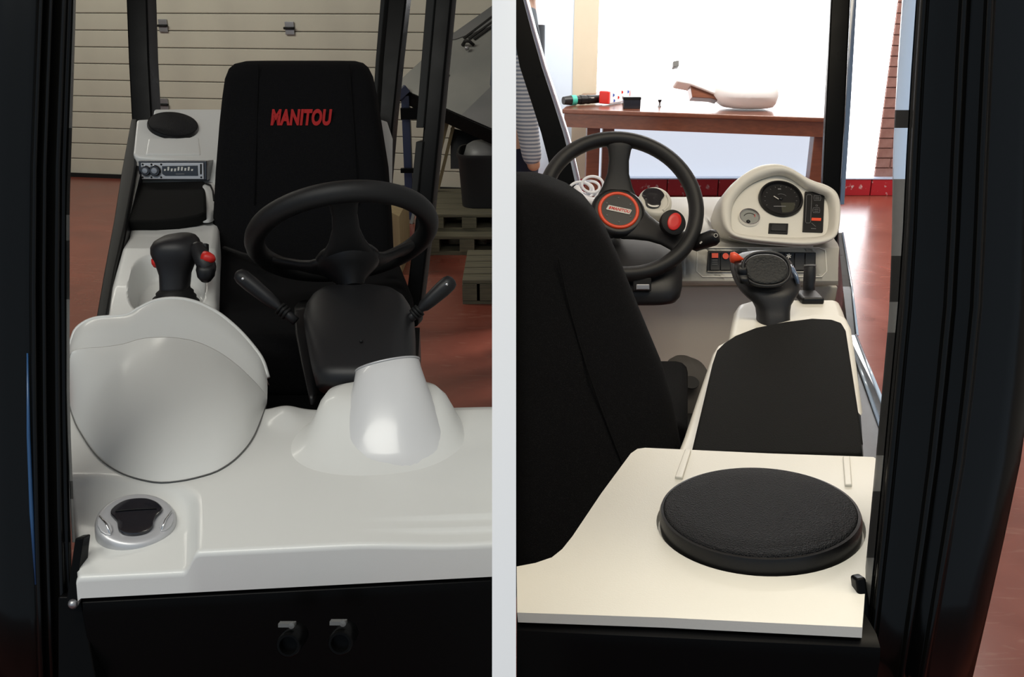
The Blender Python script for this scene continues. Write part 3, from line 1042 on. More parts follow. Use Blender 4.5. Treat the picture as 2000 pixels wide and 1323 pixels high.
# front wall of the deck that carries the radio, and the tray surface running forward
sec = [  # (left px, right px, py, depth)
    (262, 428, 312, 2.50), (258, 427, 356, 2.475), (254, 426, 362, 2.46), (244, 425, 440, 2.14), (233, 424, 480, 2.03), (212, 424, 560, 1.86), (192, 425, 640, 1.72)]
drop = (0, 0.012, 0.045, 0.028, 0.006, 0, 0)
top = [[at(x0, py, d) - Vector((0, 0, dz_)), at(x1, py, d) - Vector((0, 0, dz_))] for (x0, x1, py, d), dz_ in zip(sec, drop)]
rings = []
for (a, b) in top:
    L_ = [a + Vector((0.03, 0, -0.20)), a + Vector((0.004, 0, -0.010)), a + Vector((0.008, 0, -0.002)), a + Vector((0.016, 0, 0))]
    R_ = [b + Vector((-0.016, 0, 0)), b + Vector((-0.006, 0, -0.002)), b + Vector((-0.001, 0, -0.012)), b + Vector((-0.004, 0.0, -0.20))]
    mid_ = [L_[-1].lerp(R_[0], i / 70) for i in range(1, 70)]
    rings.append(L_ + mid_ + R_)
# resample along the length for a smooth moulded tray with a scooped recess by the joystick
dense = []
for k in range(len(rings) - 1):
    n_ = 36 if k >= 3 else 3
    for i in range(n_):
        dense.append(([rings[k][m_].lerp(rings[k + 1][m_], i / n_) for m_ in range(len(rings[0]))]))
dense.append(rings[-1])
r0, r1 = at(247, 520, 1.95), at(425, 520, 1.95)
rc = at(326, 545, 1.88)
for row in dense:
    for p in row[3:-3]:
        u = (p.x - rc.x + 0.30 * (p.y - rc.y)) / 0.084
        v = (p.y - rc.y) / 0.150
        q_ = (abs(u) ** 3 + abs(v) ** 3) ** (1 / 3)
        p.z -= 0.055 * (1 - sm((q_ - 0.78) / 0.16))
obj('console_tray', loft(dense, True, True), M['white'], con, auto=55)
# raised step in front of the speaker
st_ = [ppl(x_, y_, sd0, sdn) + sdn * 0.004 for x_, y_ in ((290, 272), (388, 270), (392, 304), (284, 304))]
obj('deck_step', prism(st_, -sdn * 0.02), M['white'], con, bevel=0.005)
# white shoulder of the rear moulding showing right of the seat
sh = [at(744, 236, 2.66), at(757, 238, 2.66), at(768, 272, 2.62), at(767, 345, 2.56), at(765, 418, 2.50), at(752, 418, 2.50), at(745, 330, 2.56)]
obj('rear_shoulder', prism(sh, (-0.05, 0.10, 0)), M['white'], con, bevel=0.004)
obj('rear_bridge', prism([at(432, 262, 2.80), at(745, 262, 2.80), at(745, 330, 2.75), at(432, 330, 2.75)], (0, 0.05, -0.02)), M['white'], con)
# hinge housing beside the armrest
obj('hinge_cover', loft_px([(360, 400, 412, 2.44, 0.03), (372, 400, 418, 2.42, 0.035), (400, 400, 420, 2.36, 0.04), (430, 400, 419, 2.26, 0.03)], 20, 3), M['white'], con, smooth=True)
obj('hinge_gap', tube([at(402, 359, 2.42), at(411, 362, 2.41), at(416, 374, 2.39), at(418, 392, 2.35)], 0.0025, 8), M['rubber'], con, smooth=True)

# rear speaker
sc_ = ppl(338, 248, sd0, sdn)
sp = thing('loudspeaker', sc_, 'small round black speaker on the white deck behind the radio', 'speaker')
SR = 47.5 / F * (sc_ - CAM).dot(FWD)
tn = sdn
obj('rim', lathe(sc_ - tn * 0.01, tn, [(SR * 0.8, -0.012), (SR, -0.012), (SR, 0.014), (SR * 0.97, 0.020), (SR * 0.93, 0.020), (SR * 0.92, 0.016)], 48), M['darker'], sp, auto=40)
obj('grille', lathe(sc_ - tn * 0.01, tn, [(SR * 0.94, 0.010), (SR * 0.93, 0.021), (SR * 0.6, 0.0245), (SR * 0.2, 0.0255), (0, 0.0255)], 48), M['grille'], sp, smooth=True)

# radio
rq = [(271, 314), (405, 314), (405, 352), (273, 352)]
rn = Vector((0, -1, 0.12)).normalized()
rp0 = at(338, 333, 2.455)
rad = thing('car_radio', rp0, 'silver-faced car radio with two round knobs below the small speaker', 'radio')


def rp(px, py, off=0.0):
    return ppl(px, py, rp0, rn) + rn * off


obj('casing', prism([rp(a, b, 0.004) for a, b in rq], -rn * 0.06), M['lens'], rad, bevel=0.002)
obj('faceplate', prism([rp(a, b, 0.008) for a, b in ((277, 318), (399, 318), (400, 350), (279, 350))], -rn * 0.006), M['silver'], rad, bevel=0.0015)
obj('display', prism([rp(a, b, 0.010) for a, b in ((319, 324), (388, 323), (389, 343), (325, 343), (319, 339))], -rn * 0.004), M['lens'], rad, bevel=0.001)
obj('slot', prism([rp(a, b, 0.0098) for a, b in ((393, 320), (396, 320), (396, 340), (393, 340))], -rn * 0.003), M['rubber'], rad)
for kx, ky, kr in ((288, 333, 10), (306, 333, 11)):
    kk = kr / F * 2.45
    kn = obj('knob', lathe(rp(kx, ky, 0.008), rn, [(0, 0), (kk, 0), (kk, 0.006), (kk * 0.85, 0.009), (0, 0.009)], 28), M['lens'], rad, auto=40)
    obj('knob_cap', lathe(rp(kx, ky, 0.017), rn, [(0, 0), (kk * 0.6, 0), (kk * 0.5, 0.002), (0, 0.0025)], 20), M['steel'], kn, auto=40)
for sx_, sy_ in ((281, 321), (298, 321), (317, 321), (281, 346), (298, 346), (317, 346), (395, 346)):
    obj('screw', lathe(rp(sx_, sy_, 0.0078), rn, [(0, 0), (0.0028, 0), (0.0022, 0.0018), (0, 0.002)], 10), M['rubber'], rad, smooth=True)
# segments of the display print
random.seed(3)
for i in range(9):
    x_ = 323 + i * 6.6
    h_ = random.choice((3, 4.5, 6))
    y_ = 331 + random.choice((-1, 0, 1))
    obj('display_segment', prism([rp(x_ + a, y_ + b, 0.0108) for a, b in ((0.5, -h_ * 0.7), (4.2, -h_ * 0.7), (3.2, h_ * 0.5), (0, h_ * 0.5))], -rn * 0.0008), M['pale'], rad)
obj('display_segment', prism([rp(a, b, 0.0108) for a, b in ((346, 339), (363, 338.6), (363, 340), (346, 340.4))], -rn * 0.0008), M['greyprint'], rad)

# armrest pad on its hinge
arm = thing('armrest_pad', at(325, 420, 2.2), 'black folding armrest pad in front of the car radio', 'armrest')
ap = [(262, 356, 2.46), (400, 353, 2.46), (401, 380, 2.36), (401, 414, 2.24), (384, 421, 2.22), (345, 428, 2.20), (300, 431, 2.19), (252, 431, 2.19), (244, 424, 2.21), (247, 400, 2.29), (256, 362, 2.44)]
obj('pad', prism([at(*p) for p in ap], (0, 0.004, -0.027)), M['pad'], arm, bevel=0.006)

# joystick
js = thing('joystick', at(342, 600, 1.80), 'black joystick with two red buttons rising from the console beside the black armrest', 'joystick')
# bellows
bz = []
for py, x0, x1, th in ((606, 290, 396, 0.052), (597, 298, 388, 0.046), (592, 296, 388, 0.047), (586, 302, 382, 0.041), (581, 300, 382, 0.042), (576, 307, 377, 0.036), (571, 306, 377, 0.036), (566, 312, 371, 0.031), (560, 314, 370, 0.030)):
    bz.append((py, x0, x1, 1.80, th))
obj('bellows', loft_px(bz, 32, 2.0), M['rubber'], js, smooth=True)
gp = [(572, 314, 368, 1.80, 0.028), (556, 314, 370, 1.80, 0.028), (535, 313, 372, 1.80, 0.028), (520, 308, 378, 1.80, 0.030), (506, 302, 385, 1.80, 0.034), (492, 297, 391, 1.80, 0.038), (480, 297, 390, 1.80, 0.040), (470, 303, 386, 1.80, 0.038), (463, 316, 380, 1.80, 0.032), (459, 335, 372, 1.80, 0.022), (457.5, 348, 364, 1.80, 0.008)]
obj('grip', loft_px(gp, 32, 2.5), M['dark'], js, smooth=True)
gt = [at(384, 482, 1.79), at(396, 505, 1.775), at(404, 522, 1.77), at(400, 538, 1.77)]
obj('trigger_guard', tube(spline(gt, 5), [0.014 + 0.004 * math.sin(i / 15 * 3.1) for i in range(16)], 14), M['dark'], js, smooth=True)
obj('thumb_paddle', loft_px([(516, 385, 418, 1.765, 0.012), (526, 383, 421, 1.765, 0.014), (540, 386, 419, 1.765, 0.014), (549, 394, 412, 1.765, 0.010), (552, 399, 407, 1.765, 0.003)], 20, 2.3), M['darker'], js, smooth=True)
obj('red_button', lathe(at(402, 503, 1.765), Vector((0.9, -0.25, -0.15)), [(0, -0.004), (0.012, -0.004), (0.0115, 0.006), (0.009, 0.014), (0.004, 0.019), (0, 0.020)], 24), M['red'], js, smooth=True, label='red thumb button')
obj('red_button', lathe(at(308, 512, 1.79), Vector((-0.9, -0.3, -0.2)), [(0, -0.006), (0.012, -0.006), (0.0115, 0.005), (0.008, 0.010), (0, 0.012)], 24), M['red'], js, smooth=True, label='red thumb button')
obj('tab', obox(at(400, 486, 1.79), RIGHT, UP, FWD, 0.006, 0.010, 0.008), M['dark'], js, bevel=0.002)

# ---- what stands behind the cab on the right
tt = thing('tilting_work_table', pyw(880, 430, 6.3), 'tilted grey sheet-steel table top on a dark frame near the garage door', 'table')
XLt = XL - 0.006


def clampx(p):
    p = Vector(p)
    p.x = min(p.x, XLt)
    return p


pt_ = [at(770, 166, 6.3), at(868, 78, 6.35), at(985, -2, 6.4), at(985, 262, 5.7), at(862, 207, 6.0)]
pn = (pt_[1] - pt_[0]).cross(pt_[3] - pt_[0]).normalized()
pt_ = [clampx(ppl(x_, y_, pt_[0], pn)) for x_, y_ in ((770, 166), (868, 76), (985, -6), (985, 262), (862, 207))]
if pn.dot(-FWD) < 0:
    pn = -pn


def tp(px, py, off=0.0):
    return clampx(ppl(px, py, pt_[0], pn) + pn * off)


obj('table_top', prism(pt_, -pn * 0.03), M['sheet'], tt, bevel=0.004, seg=2)
obj('dark_plate', prism([tp(x_, y_, 0.006) for x_, y_ in ((985, 145), (985, 262), (902, 226))], -pn * 0.006), M['sheet2'], tt)  # darker second plate lying on the table top
obj('upper_plate', prism([tp(x_, y_, 0.008) for x_, y_ in ((868, 80), (985, -4), (985, 44), (890, 78))], -pn * 0.008), M['sheet2'], tt)
for x0_, y0_, x1_, y1_ in ((905, 76, 968, 28), (915, 77, 972, 36), (925, 78, 972, 44)):
    obj('slot', prism([tp(x0_, y0_, 0.012), tp(x0_ + 3, y0_ + 2, 0.012), tp(x1_ + 3, y1_ + 2, 0.012), tp(x1_, y1_, 0.012)], -pn * 0.006), M['rubber'], tt)
obj('handle', tube([tp(905, 90, 0.01), tp(914, 91, 0.05), tp(922, 91, 0.05), tp(926, 90, 0.01)], 0.012, 8), M['rubber'], tt, smooth=True)
obj('handle_knob', lathe(tp(915, 100, 0.02), pn, [(0, 0), (0.014, 0), (0.014, 0.02), (0, 0.022)], 12), M['steel'], tt, smooth=True)
obj('scratch_rod', tube([tp(860, 168, 0.006), tp(878, 147, 0.006)], 0.006, 6), M['rubber'], tt, smooth=True)
ed = [tp(775, 172, -0.05), tp(862, 213, -0.05), tp(985, 268, -0.05)]
for k in range(2):
    obj('edge_beam', bar(ed[k], ed[k + 1], 0.05, 0.09), M['black_paint'], tt, bevel=0.005, seg=2)
lg = pz(795, 330, 0.02)
obj('leg', bar(at(792, 186, 6.25), Vector((at(792, 186, 6.25).x, at(792, 186, 6.25).y, 0.02)), 0.055, 0.07, (0, 1, 0)), M['blue'], tt, bevel=0.004, seg=2, label='dark blue box-section leg')
obj('brace', bar(at(775, 190, 6.2), at(795, 172, 6.2), 0.05, 0.05), M['blue'], tt)
obj('cross_rail', bar(at(783, 222, 6.22), clampx(at(985, 222, 6.22)), 0.04, 0.075), M['black_paint'], tt)
obj('lower_rail', bar(at(783, 333, 6.3), at(830, 333, 6.3), 0.04, 0.03), M['black_paint'], tt)
lg2 = clampx(at(955, 262, 6.0))
obj('leg', bar(lg2, Vector((lg2.x, lg2.y, 0.02)), 0.05, 0.05, (0, 1, 0)), M['black_paint'], tt)
obj('back_panel', prism([clampx(at(x_, y_, 6.55)) for x_, y_ in ((880, 250), (985, 275), (985, 330), (880, 330))], (0, 0.02, 0)), M['darker'], tt)
# battens leaning under the table
for i, (x0_, x1_, w_) in enumerate(((852, 842, 0.020), (873, 858, 0.034), (888, 872, 0.022))):
    p_, q_ = at(x0_, 236, 6.36 + 0.05 * i), pz(x1_ - 10, 372, 0.0)
    q_.y = p_.y - 0.12
    q_.z = 0.0
    tag(obj('timber_batten', bar(p_, q_, w_, 0.03, (0, 1, 0)), M['paletimber'] if i != 0 else M['sheet']),
        ('thin grey batten leaning under the table, nearest the cab post', 'wide pale batten leaning under the tilted table', 'slim batten leaning under the table, nearest the black tub')[i], 'batten', 'battens under the tilted table')

# pallets and tub on the floor
def pallet(name, x0_, x1_, y0_, y1_, z0_, h, label, n=5, ends=True):
    p_ = thing(name, ((x0_ + x1_) / 2, (y0_ + y1_) / 2, z0_), label, 'pallet', 'wooden pallets by the partition')
    w_ = (y1_ - y0_) / n
    for i in range(n):
        obj('top_board', box((x0_, y0_ + i * w_ + 0.008, z0_ + h - 0.022), (x1_, y0_ + (i + 1) * w_ - 0.008, z0_ + h)), M['pallet'], p_, bevel=0.003, seg=1)
    for f_ in (0.0, 0.46, 0.92):
        xs = x0_ + (x1_ - x0_ - 0.09) * (f_ / 0.92)
        obj('bearer', box((xs, y0_, z0_ + 0.022), (xs + 0.09, y1_, z0_ + h - 0.022)), M['pallet'], p_)
    for i in (0, n - 1):
        obj('bottom_board', box((x0_, y0_ + i * w_ + 0.008, z0_), (x1_, y0_ + (i + 1) * w_ - 0.008, z0_ + 0.022)), M['pallet'], p_)
    return p_


b_ = pz(830, 499, 0.0)
pallet('wooden_pallet', b_.x, XLt, b_.y, b_.y + 0.95, 0.0, 0.12, 'weathered pallet under the black tub, lower of its stack')
pallet('wooden_pallet', b_.x + 0.02, XLt, b_.y + 0.12, b_.y + 0.95, 0.12, 0.11, 'weathered pallet directly carrying the black tub')
c_ = pz(914, 530, 0.0)
p_ = pallet('wooden_pallet', c_.x, XLt, c_.y - 0.62, c_.y, 0.0, 0.13, 'weathered pallet lying alone on the red floor beyond the right stalk')
tb = at(935, 398, 6.0)
tub = thing('plastic_tub', (tb.x + 0.0, tb.y, 0.23), 'black plastic tub with cloth inside standing on stacked pallets', 'tub')
rings = [ring((-0.185 - 0.0, b_.y + 0.50, 0.231 + h_), (1, 0, 0), (0, 1, 0), r_, r_ * 1.5, 32, 4) for h_, r_ in ((0, 0.135), (0.002, 0.14), (0.30, 0.160), (0.32, 0.170), (0.34, 0.170), (0.34, 0.158), (0.28, 0.150))]
obj('body', loft(rings), M['tub'], tub, auto=40)
random.seed(11)
obj('cloth_heap', loft([ring((-0.185 + random.uniform(-.01, .01), b_.y + 0.50, 0.231 + h_), (1, 0, 0), (0, 1, 0), r_ * random.uniform(.9, 1.05), r_ * 1.4, 18, 2.3) for h_, r_ in ((0.28, 0.14), (0.34, 0.13), (0.37, 0.11), (0.39, 0.07), (0.40, 0.03))]), M['sheet2'], tub, smooth=True)
# wooden wedge seen through the steering wheel
wq = [at(763, 422, 4.2), at(785, 420, 4.3), at(786, 478, 4.05), at(775, 455, 4.1)]
wd = pz(780, 500, 0.0)
tag(obj('timber_board', prism([Vector((wd.x - 0.10, 5.1, 0.0)), Vector((wd.x + 0.06, 5.1, 0.0)), Vector((wd.x + 0.06, 5.1, 0.34)), Vector((wd.x - 0.10, 5.1, 0.42))], (0, 0.5, 0)), M['paletimber']), 'pale timber block glimpsed through the steering wheel opening', 'timber')

# ================================================================== RIGHT BAY: cab seen from behind
XS = XR + 0.0012
fr = thing('cab_frame', at(1850, 1100, 0.62) - Vector((0, 0, 0.6)), 'black steel cab frame around the cream rear deck seen from behind', 'cab frame')
# near post: ribbed extrusion
DQ = 0.60
lft = [(-900, 1850), (-14, 1792), (130, 1782), (300, 1772), (450, 1765), (600, 1755), (750, 1741), (900, 1727), (1050, 1713), (1180, 1700), (1345, 1684)]
rgt = [(-900, 2080), (-14, 2050), (600, 2030), (850, 2004), (1050, 1962), (1150, 1940), (1260, 1915), (1345, 1895)]


def ipx(tab, y):
    for (y0, x0), (y1, x1) in zip(tab, tab[1:]):
        if y <= y1:
            return x0 + (x1 - x0) * (y - y0) / (y1 - y0)
    return tab[-1][1]


pr = [(0.0, 0.05), (0.0, 0.004)]
for c_u, w_u in ((0.055, 0.035), (0.36, 0.04), (0.55, 0.04)):
    pr.append((c_u - w_u - 0.01, 0.002))
    for i in range(9):
        a = math.pi * i / 8
        pr.append((c_u - w_u * math.cos(a), 0.0015 - 0.0065 * math.sin(a)))
    pr.append((c_u + w_u + 0.01, 0.002))
pr += [(0.8, 0.004), (1.0, 0.016), (1.0, 0.05)]
rings = []
for y, _ in lft:
    a, b = ipx(lft, y), ipx(rgt, y)
    rings.append([at(a + (b - a) * u, y, DQ + w) for u, w in pr])
obj('rear_post', loft(rings), M['post_gloss'], fr, auto=75)
for y0, y1, m_ in ((-14, 215, 'edge_and_reflection'), (215, 250, 'rubber'), (250, 350, 'edge_and_reflection'), (350, 500, 'seal'), (500, 590, 'grey_frame'), (590, 650, 'seal'), (650, 890, 'rubber'), (890, 960, 'seal'), (960, 1090, 'rubber'), (1090, 1250, 'seal')):  # pale blue upper parts paint a light-blue reflection on the grey seal
    rs = []
    for i in range(4):
        y = y0 + (y1 - y0) * i / 3
        a = ipx(lft, y)
        w = 29 - 12 * sm((y - 200) / 500)
        rs.append([at(a - w, y, DQ + 0.030), at(a - w + 3, y, DQ + 0.014), at(a - 2, y, DQ + 0.004), at(a + 2, y, DQ + 0.012)])
    obj('door_seal', loft(rs), M[m_], fr, auto=50)
obj('corner_bracket', prism([at(1672, 1132, 0.60), at(1692, 1128, 0.60), at(1704, 1215, 0.60), at(1704, 1262, 0.60), at(1688, 1252, 0.60)], FWD * 0.012), M['black_paint'], fr, bevel=0.002)
# rear beam below the deck
pf = [(0.0, 0.0), (0.004, -0.008), (0.012, -0.010), (0.16, -0.010), (0.16, 0.05), (0.0, 0.05)]
# front right post
post('front_post', [(-14, 1624, 1662, 2.62), (200, 1614, 1652, 2.62), (400, 1605, 1640, 2.62), (640, 1600, 1634, 2.62)], 0.05, M['black_paint'], fr)
post('post_edge_strip', [(-14, 1662, 1674, 2.63), (200, 1652, 1662, 2.63), (400, 1640, 1649, 2.63)], 0.04, M['pillarblue'], fr, 0.002)
# front left post, curved
cpts = [(-20, 996), (60, 1017), (130, 1037), (200, 1060), (260, 1079), (310, 1092), (360, 1103), (420, 1112), (470, 1118)]
cpts2 = [(y, x - 20) for y, x in cpts]
rg = []
for y, x in cpts:
    rg.append([at(x - 22, y, 2.42), at(x + 21, y, 2.42), at(x + 23, y, 2.42) + Vector((0, 0.05, 0)), at(x - 18, y, 2.42) + Vector((0, 0.05, 0))])
for r_ in rg:
    for p in r_:
        p.x = max(p.x, XS)
obj('front_post', loft(rg), M['black_paint'], fr, auto=50)
rg = []
for y, x in cpts:
    rg.append([at(x + 21, y, 2.43), at(x + 32, y, 2.46), at(x + 32, y, 2.50), at(x + 23, y, 2.50)])
for r_ in rg:
    for p in r_:
        p.x = max(p.x, XS)
obj('post_reflection_strip', loft(rg), M['pillarblue'], fr, auto=50, label='glossy blue-grey post strip coloured as reflected daylight')  # daylight reflected on the post side, put into the strip's colour
# side frame along the right of the console
sr = [(455, 1637, 1646, 2.45), (560, 1646, 1664, 2.10), (660, 1658, 1676, 1.75)]
rg = []
for py, x0, x1, d in sr:
    a, b = at(x0, py, d), at(x1, py, d)
    rg.append([a, b, b - Vector((0, 0, 0.25)), a - Vector((0, 0, 0.25))])
obj('side_frame', loft(rg), M['black_paint'], fr)
obj('frame_edge', tube([at(1646, 455, 2.44), at(1664, 560, 2.09), at(1675, 655, 1.74)], 0.0022, 8), M['edge_and_reflection'], fr, smooth=True)
# lower door rail, two bright edges
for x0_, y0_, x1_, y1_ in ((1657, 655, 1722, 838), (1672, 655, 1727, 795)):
    obj('rail_edge', tube([at(x0_, y0_, 1.5), at(x1_, y1_, 0.95)], 0.0022, 8), M['edge_and_reflection'], fr, smooth=True)
q = [at(1657, 655, 1.5), at(1672, 655, 1.5), at(1727, 795, 0.95), at(1722, 838, 0.95)]
obj('door_rail', prism(q, (0.0, 0, -0.03)), M['pillarblue'], fr)  # black rail given the blue of its reflection as colour
q = [at(1655, 640, 1.52) - Vector((0, 0, 0.006)), at(1672, 655, 1.5) - Vector((0, 0, 0.006)), at(1740, 840, 0.93) - Vector((0, 0, 0.006)), at(1730, 905, 0.82) - Vector((0, 0, 0.006)), at(1690, 905, 0.82) - Vector((0, 0, 0.006))]
obj('side_panel', prism(q, (0, 0, -0.25)), M['darker'], fr)
# dark cab floor and hump between seat and console
hq = [(715, 1318, 1362, 1.85, 0.06), (722, 1306, 1380, 1.85, 0.07), (745, 1296, 1395, 1.85, 0.07), (900, 1270, 1400, 1.80, 0.07)]
obj('floor_hump', loft_px(hq, 28, 2.6), mat('brown_grey_carpet', (0.05, 0.045, 0.04), 0.9), fr, smooth=True)
obj('hump_slot', lathe(at(1349, 748, 1.775), (0, -0.5, 1), [(0.0, 0), (0.016, 0), (0.016, 0.002), (0, 0.002)], 20), M['rubber'], fr)
fq = [at(1230, 760, 1.95), at(1440, 760, 1.95), at(1420, 1000, 1.3), at(1200, 1000, 1.3)]
obj('cab_floor', prism(fq, (0, 0, -0.02)), M['grey_frame'], fr)

# ---- rear deck
d0 = at(1480, 1020, 0.70)
dkn = facing(1481, 1020, 0.475)


def dp(px, py, off=0.0):
    p = ppl(px, py, d0, dkn) + dkn * off
    p.x = max(p.x, XS)
    return p


deck = thing('rear_deck_moulding', dp(1480, 1100, -0.02), 'cream rear deck moulding carrying the large round speaker', 'deck moulding')
out = [(1000, 1197), (1300, 1207), (1684, 1226), (1690, 1150), (1696, 1060), (1704, 980), (1712, 897), (1706, 893), (1500, 886), (1260, 875), (1245, 877), (1232, 886), (1175, 963), (1118, 1048), (1098, 1073), (1078, 1089), (1046, 1100), (1000, 1107)]
rb0, rb1 = dp(1000, 1197, -0.0085), dp(1720, 1228, -0.0085)
obj('rear_beam', loft([[b + Vector((0, 0, -1)) * u + Vector((0, 1, 0)) * (w + 0.006) for u, w in pf] for b in (rb0, rb1)]), M['black_paint'], fr, auto=30)
spc = dp(1481, 1020)
SRR = 190 / F * 0.70
hole_r = SRR * 1.035
bm = bmesh.new()
ov = [bm.verts.new(dp(x_, y_)) for x_, y_ in out]
e1_, e2_, n_ = basis(dkn)
hv = [bm.verts.new(spc + e1_ * (hole_r * math.cos(2 * math.pi * i / 72)) + e2_ * (hole_r * math.sin(2 * math.pi * i / 72))) for i in range(72)]
oe = [bm.edges.new((ov[i], ov[(i + 1) % len(ov)])) for i in range(len(ov))]
he = [bm.edges.new((hv[i], hv[(i + 1) % 72])) for i in range(72)]
bmesh.ops.triangle_fill(bm, use_beauty=True, use_dissolve=False, edges=oe + he, normal=dkn)
bm.verts.ensure_lookup_table()
bm.verts.index_update()
vs = [v.co.copy() for v in bm.verts]
fs = [tuple(v.index for v in f.verts) for f in bm.faces]
oi, hi_ = [v.index for v in ov], [v.index for v in hv]
bm.free()
k0 = len(vs)
# rounded outer edge and pocket wall
dk_down = []
for (off, dr) in ((0.0015, 0.0008), (0.004, 0.0016), (0.0065, 0.0018)):
    pass
for i in oi:
    vs.append(vs[i] - dkn * 0.0075)
for a in range(len(oi)):
    b = (a + 1) % len(oi)
    fs.append((oi[a], oi[b], k0 + b, k0 + a))
fs.append(tuple(k0 + a for a in range(len(oi) - 1, -1, -1)))
k1 = len(vs)
for i in hi_:
    p = vs[i]
    vs.append(spc + (p - spc) * 0.985 - dkn * 0.006)
for a in range(72):
    b = (a + 1) % 72
    fs.append((hi_[b], hi_[a], k1 + a, k1 + b))
fs.append(tuple(k1 + a for a in range(72)))
obj('deck_top', (vs, fs), M['cream'], deck)
# two small ribs either side of the ramp in front of the speaker
for pts in (((1318, 936), (1333, 938), (1350, 883), (1338, 882)), ((1650, 952), (1664, 952), (1660, 896), (1646, 896))):
    obj('ramp_rib', prism([dp(x_, y_, 0.0025) for x_, y_ in pts], -dkn * 0.004), M['cream'], deck, bevel=0.001, seg=2)

sp2 = thing('loudspeaker', spc, 'large round black speaker on the near cream deck', 'speaker')
obj('rim', lathe(spc, dkn, [(SRR * 0.9, -0.005), (SRR * 0.995, -0.005), (SRR, -0.002), (SRR, 0.008), (SRR * 0.985, 0.0108), (SRR * 0.958, 0.0112), (SRR * 0.955, 0.009)], 80), M['darker'], sp2, auto=40)
obj('grille', lathe(spc, dkn, [(SRR * 0.955, 0.0085), (SRR * 0.95, 0.0115), (SRR * 0.93, 0.0128), (SRR * 0.7, 0.0142), (SRR * 0.3, 0.015), (0, 0.0152)], 80), M['grille'], sp2, smooth=True)

# ---- side console with armrest pad
ZA = 1.092
con2 = thing('side_console', pz(1500, 760, 1.0) - Vector((0, 0, 0.3)), 'cream side console between the black seat back and the joystick, seen from behind', 'console')
co = [(1318, 892), (1335, 850), (1362, 770), (1390, 690), (1400, 674), (1418, 664), (1440, 655), (1500, 634), (1585, 612), (1638, 612), (1654, 620), (1664, 640), (1676, 720), (1699, 892)]
top = [pz(x_, y_, ZA - 0.022) for x_, y_ in co]
cc_ = sum(top, Vector()) / len(top)
low = [Vector((p.x + (0.05 if p.x < cc_.x else -0.02), p.y - 0.01, p.z - 0.30)) for p in top]
obj('console_body', loft([low, top]), M['cream'], con2, bevel=0.006)
blk = [(1432, 604), (1440, 592), (1468, 584), (1560, 583), (1640, 583), (1648, 600), (1660, 634), (1666, 650), (1420, 660)]
tb_ = [pz(x_, y_, 1.058) for x_, y_ in blk]
cb_ = sum(tb_, Vector()) / len(tb_)
lb_ = [Vector((p.x + (0.03 if p.x < cb_.x else 0), p.y - 0.01, p.z - 0.35)) for p in tb_]
obj('front_tray', loft([lb_, tb_]), M['cream'], con2, bevel=0.012, seg=4)
pad2 = thing('armrest_pad', pz(1510, 760, ZA - 0.02), 'large black foam armrest pad on the cream console behind the joystick', 'armrest')
pp = [(1350, 882), (1372, 790), (1392, 706), (1400, 682), (1414, 668), (1434, 655), (1475, 639), (1530, 628), (1585, 621), (1625, 623), (1645, 630), (1653, 644), (1668, 740), (1691, 888)]
obj('pad', prism([pz(x_, y_, ZA) for x_, y_ in pp], (0, 0, -0.020)), M['pad'], pad2, bevel=0.004)

# ---- joystick and small lever
j2 = thing('joystick', at(1510, 640, 1.34), 'black joystick with textured thumb pad beside a red switch, in front of the armrest pad', 'joystick')
rows = [(650, 1474, 1548, 1.34, 0.026), (636, 1478, 1544, 1.34, 0.025), (620, 1479, 1541, 1.34, 0.025), (604, 1477, 1541, 1.345, 0.026), (590, 1470, 1543, 1.35, 0.029), (578, 1456, 1550, 1.355, 0.033), (568, 1446, 1556, 1.36, 0.037), (556, 1438, 1561, 1.365, 0.040),
        (545, 1433, 1560, 1.375, 0.042), (532, 1429, 1555, 1.385, 0.042), (520, 1428, 1549, 1.395, 0.040), (509, 1432, 1543, 1.405, 0.036), (501, 1446, 1533, 1.41, 0.030), (496, 1464, 1520, 1.415, 0.020), (494, 1480, 1506, 1.417, 0.008)]
obj('grip', loft_px(rows, 40, 2.4), M['dark'], j2, smooth=True)
tn2 = Vector((0, -0.80, 0.60)).normalized()
te, tu, _ = basis(tn2)
tc_ = at(1496, 527, 1.330)
obj('thumb_pad', loft([ring(tc_ + tn2 * h, te, tu, 0.031 * s, 0.023 * s, 36, 2.3) for h, s in ((-0.012, 1.0), (0.001, 1.0), (0.003, 0.95), (0.002, 0.8), (0.001, 0.4))]), mat('textured_rubber', (0.016, 0.016, 0.015), 0.7, bump=(260, 1.0, 'noise')), j2, smooth=True)
obj('thumb_pad_rim', tube(ring(tc_ + tn2 * 0.002, te, tu, 0.034, 0.026, 40, 2.3), 0.0026, 8, closed=True), M['dark'], j2, smooth=True)
obj('side_rocker', loft_px([(512, 1436, 1457, 1.345, 0.012), (530, 1436, 1458, 1.330, 0.014), (533, 1438, 1457, 1.330, 0.008), (535, 1438, 1459, 1.328, 0.014), (550, 1442, 1462, 1.322, 0.012)], 20, 3.5), M['darker'], j2, smooth=True)
obj('red_switch', loft([ring(at(px_, py_, 1.352), FWD, UP, 0.006 * s, 0.0082 * s, 18) for px_, py_, s in ((1425, 503, 0.3), (1427, 503, 0.9), (1434, 503.5, 1.05), (1441, 504.5, 0.8), (1447, 505.5, 0.4), (1453, 506.5, 0.1))]), M['orange'], j2, smooth=True, label='red pointed switch')
obj('crown_sheen', loft_px([(520, 1540, 1550, 1.36, 0.010), (535, 1548, 1557, 1.352, 0.010), (552, 1553, 1561, 1.346, 0.008)], 14, 2.2), M['pillarblue'], j2, smooth=True)  # sheen on the grip, built as a bluish solid

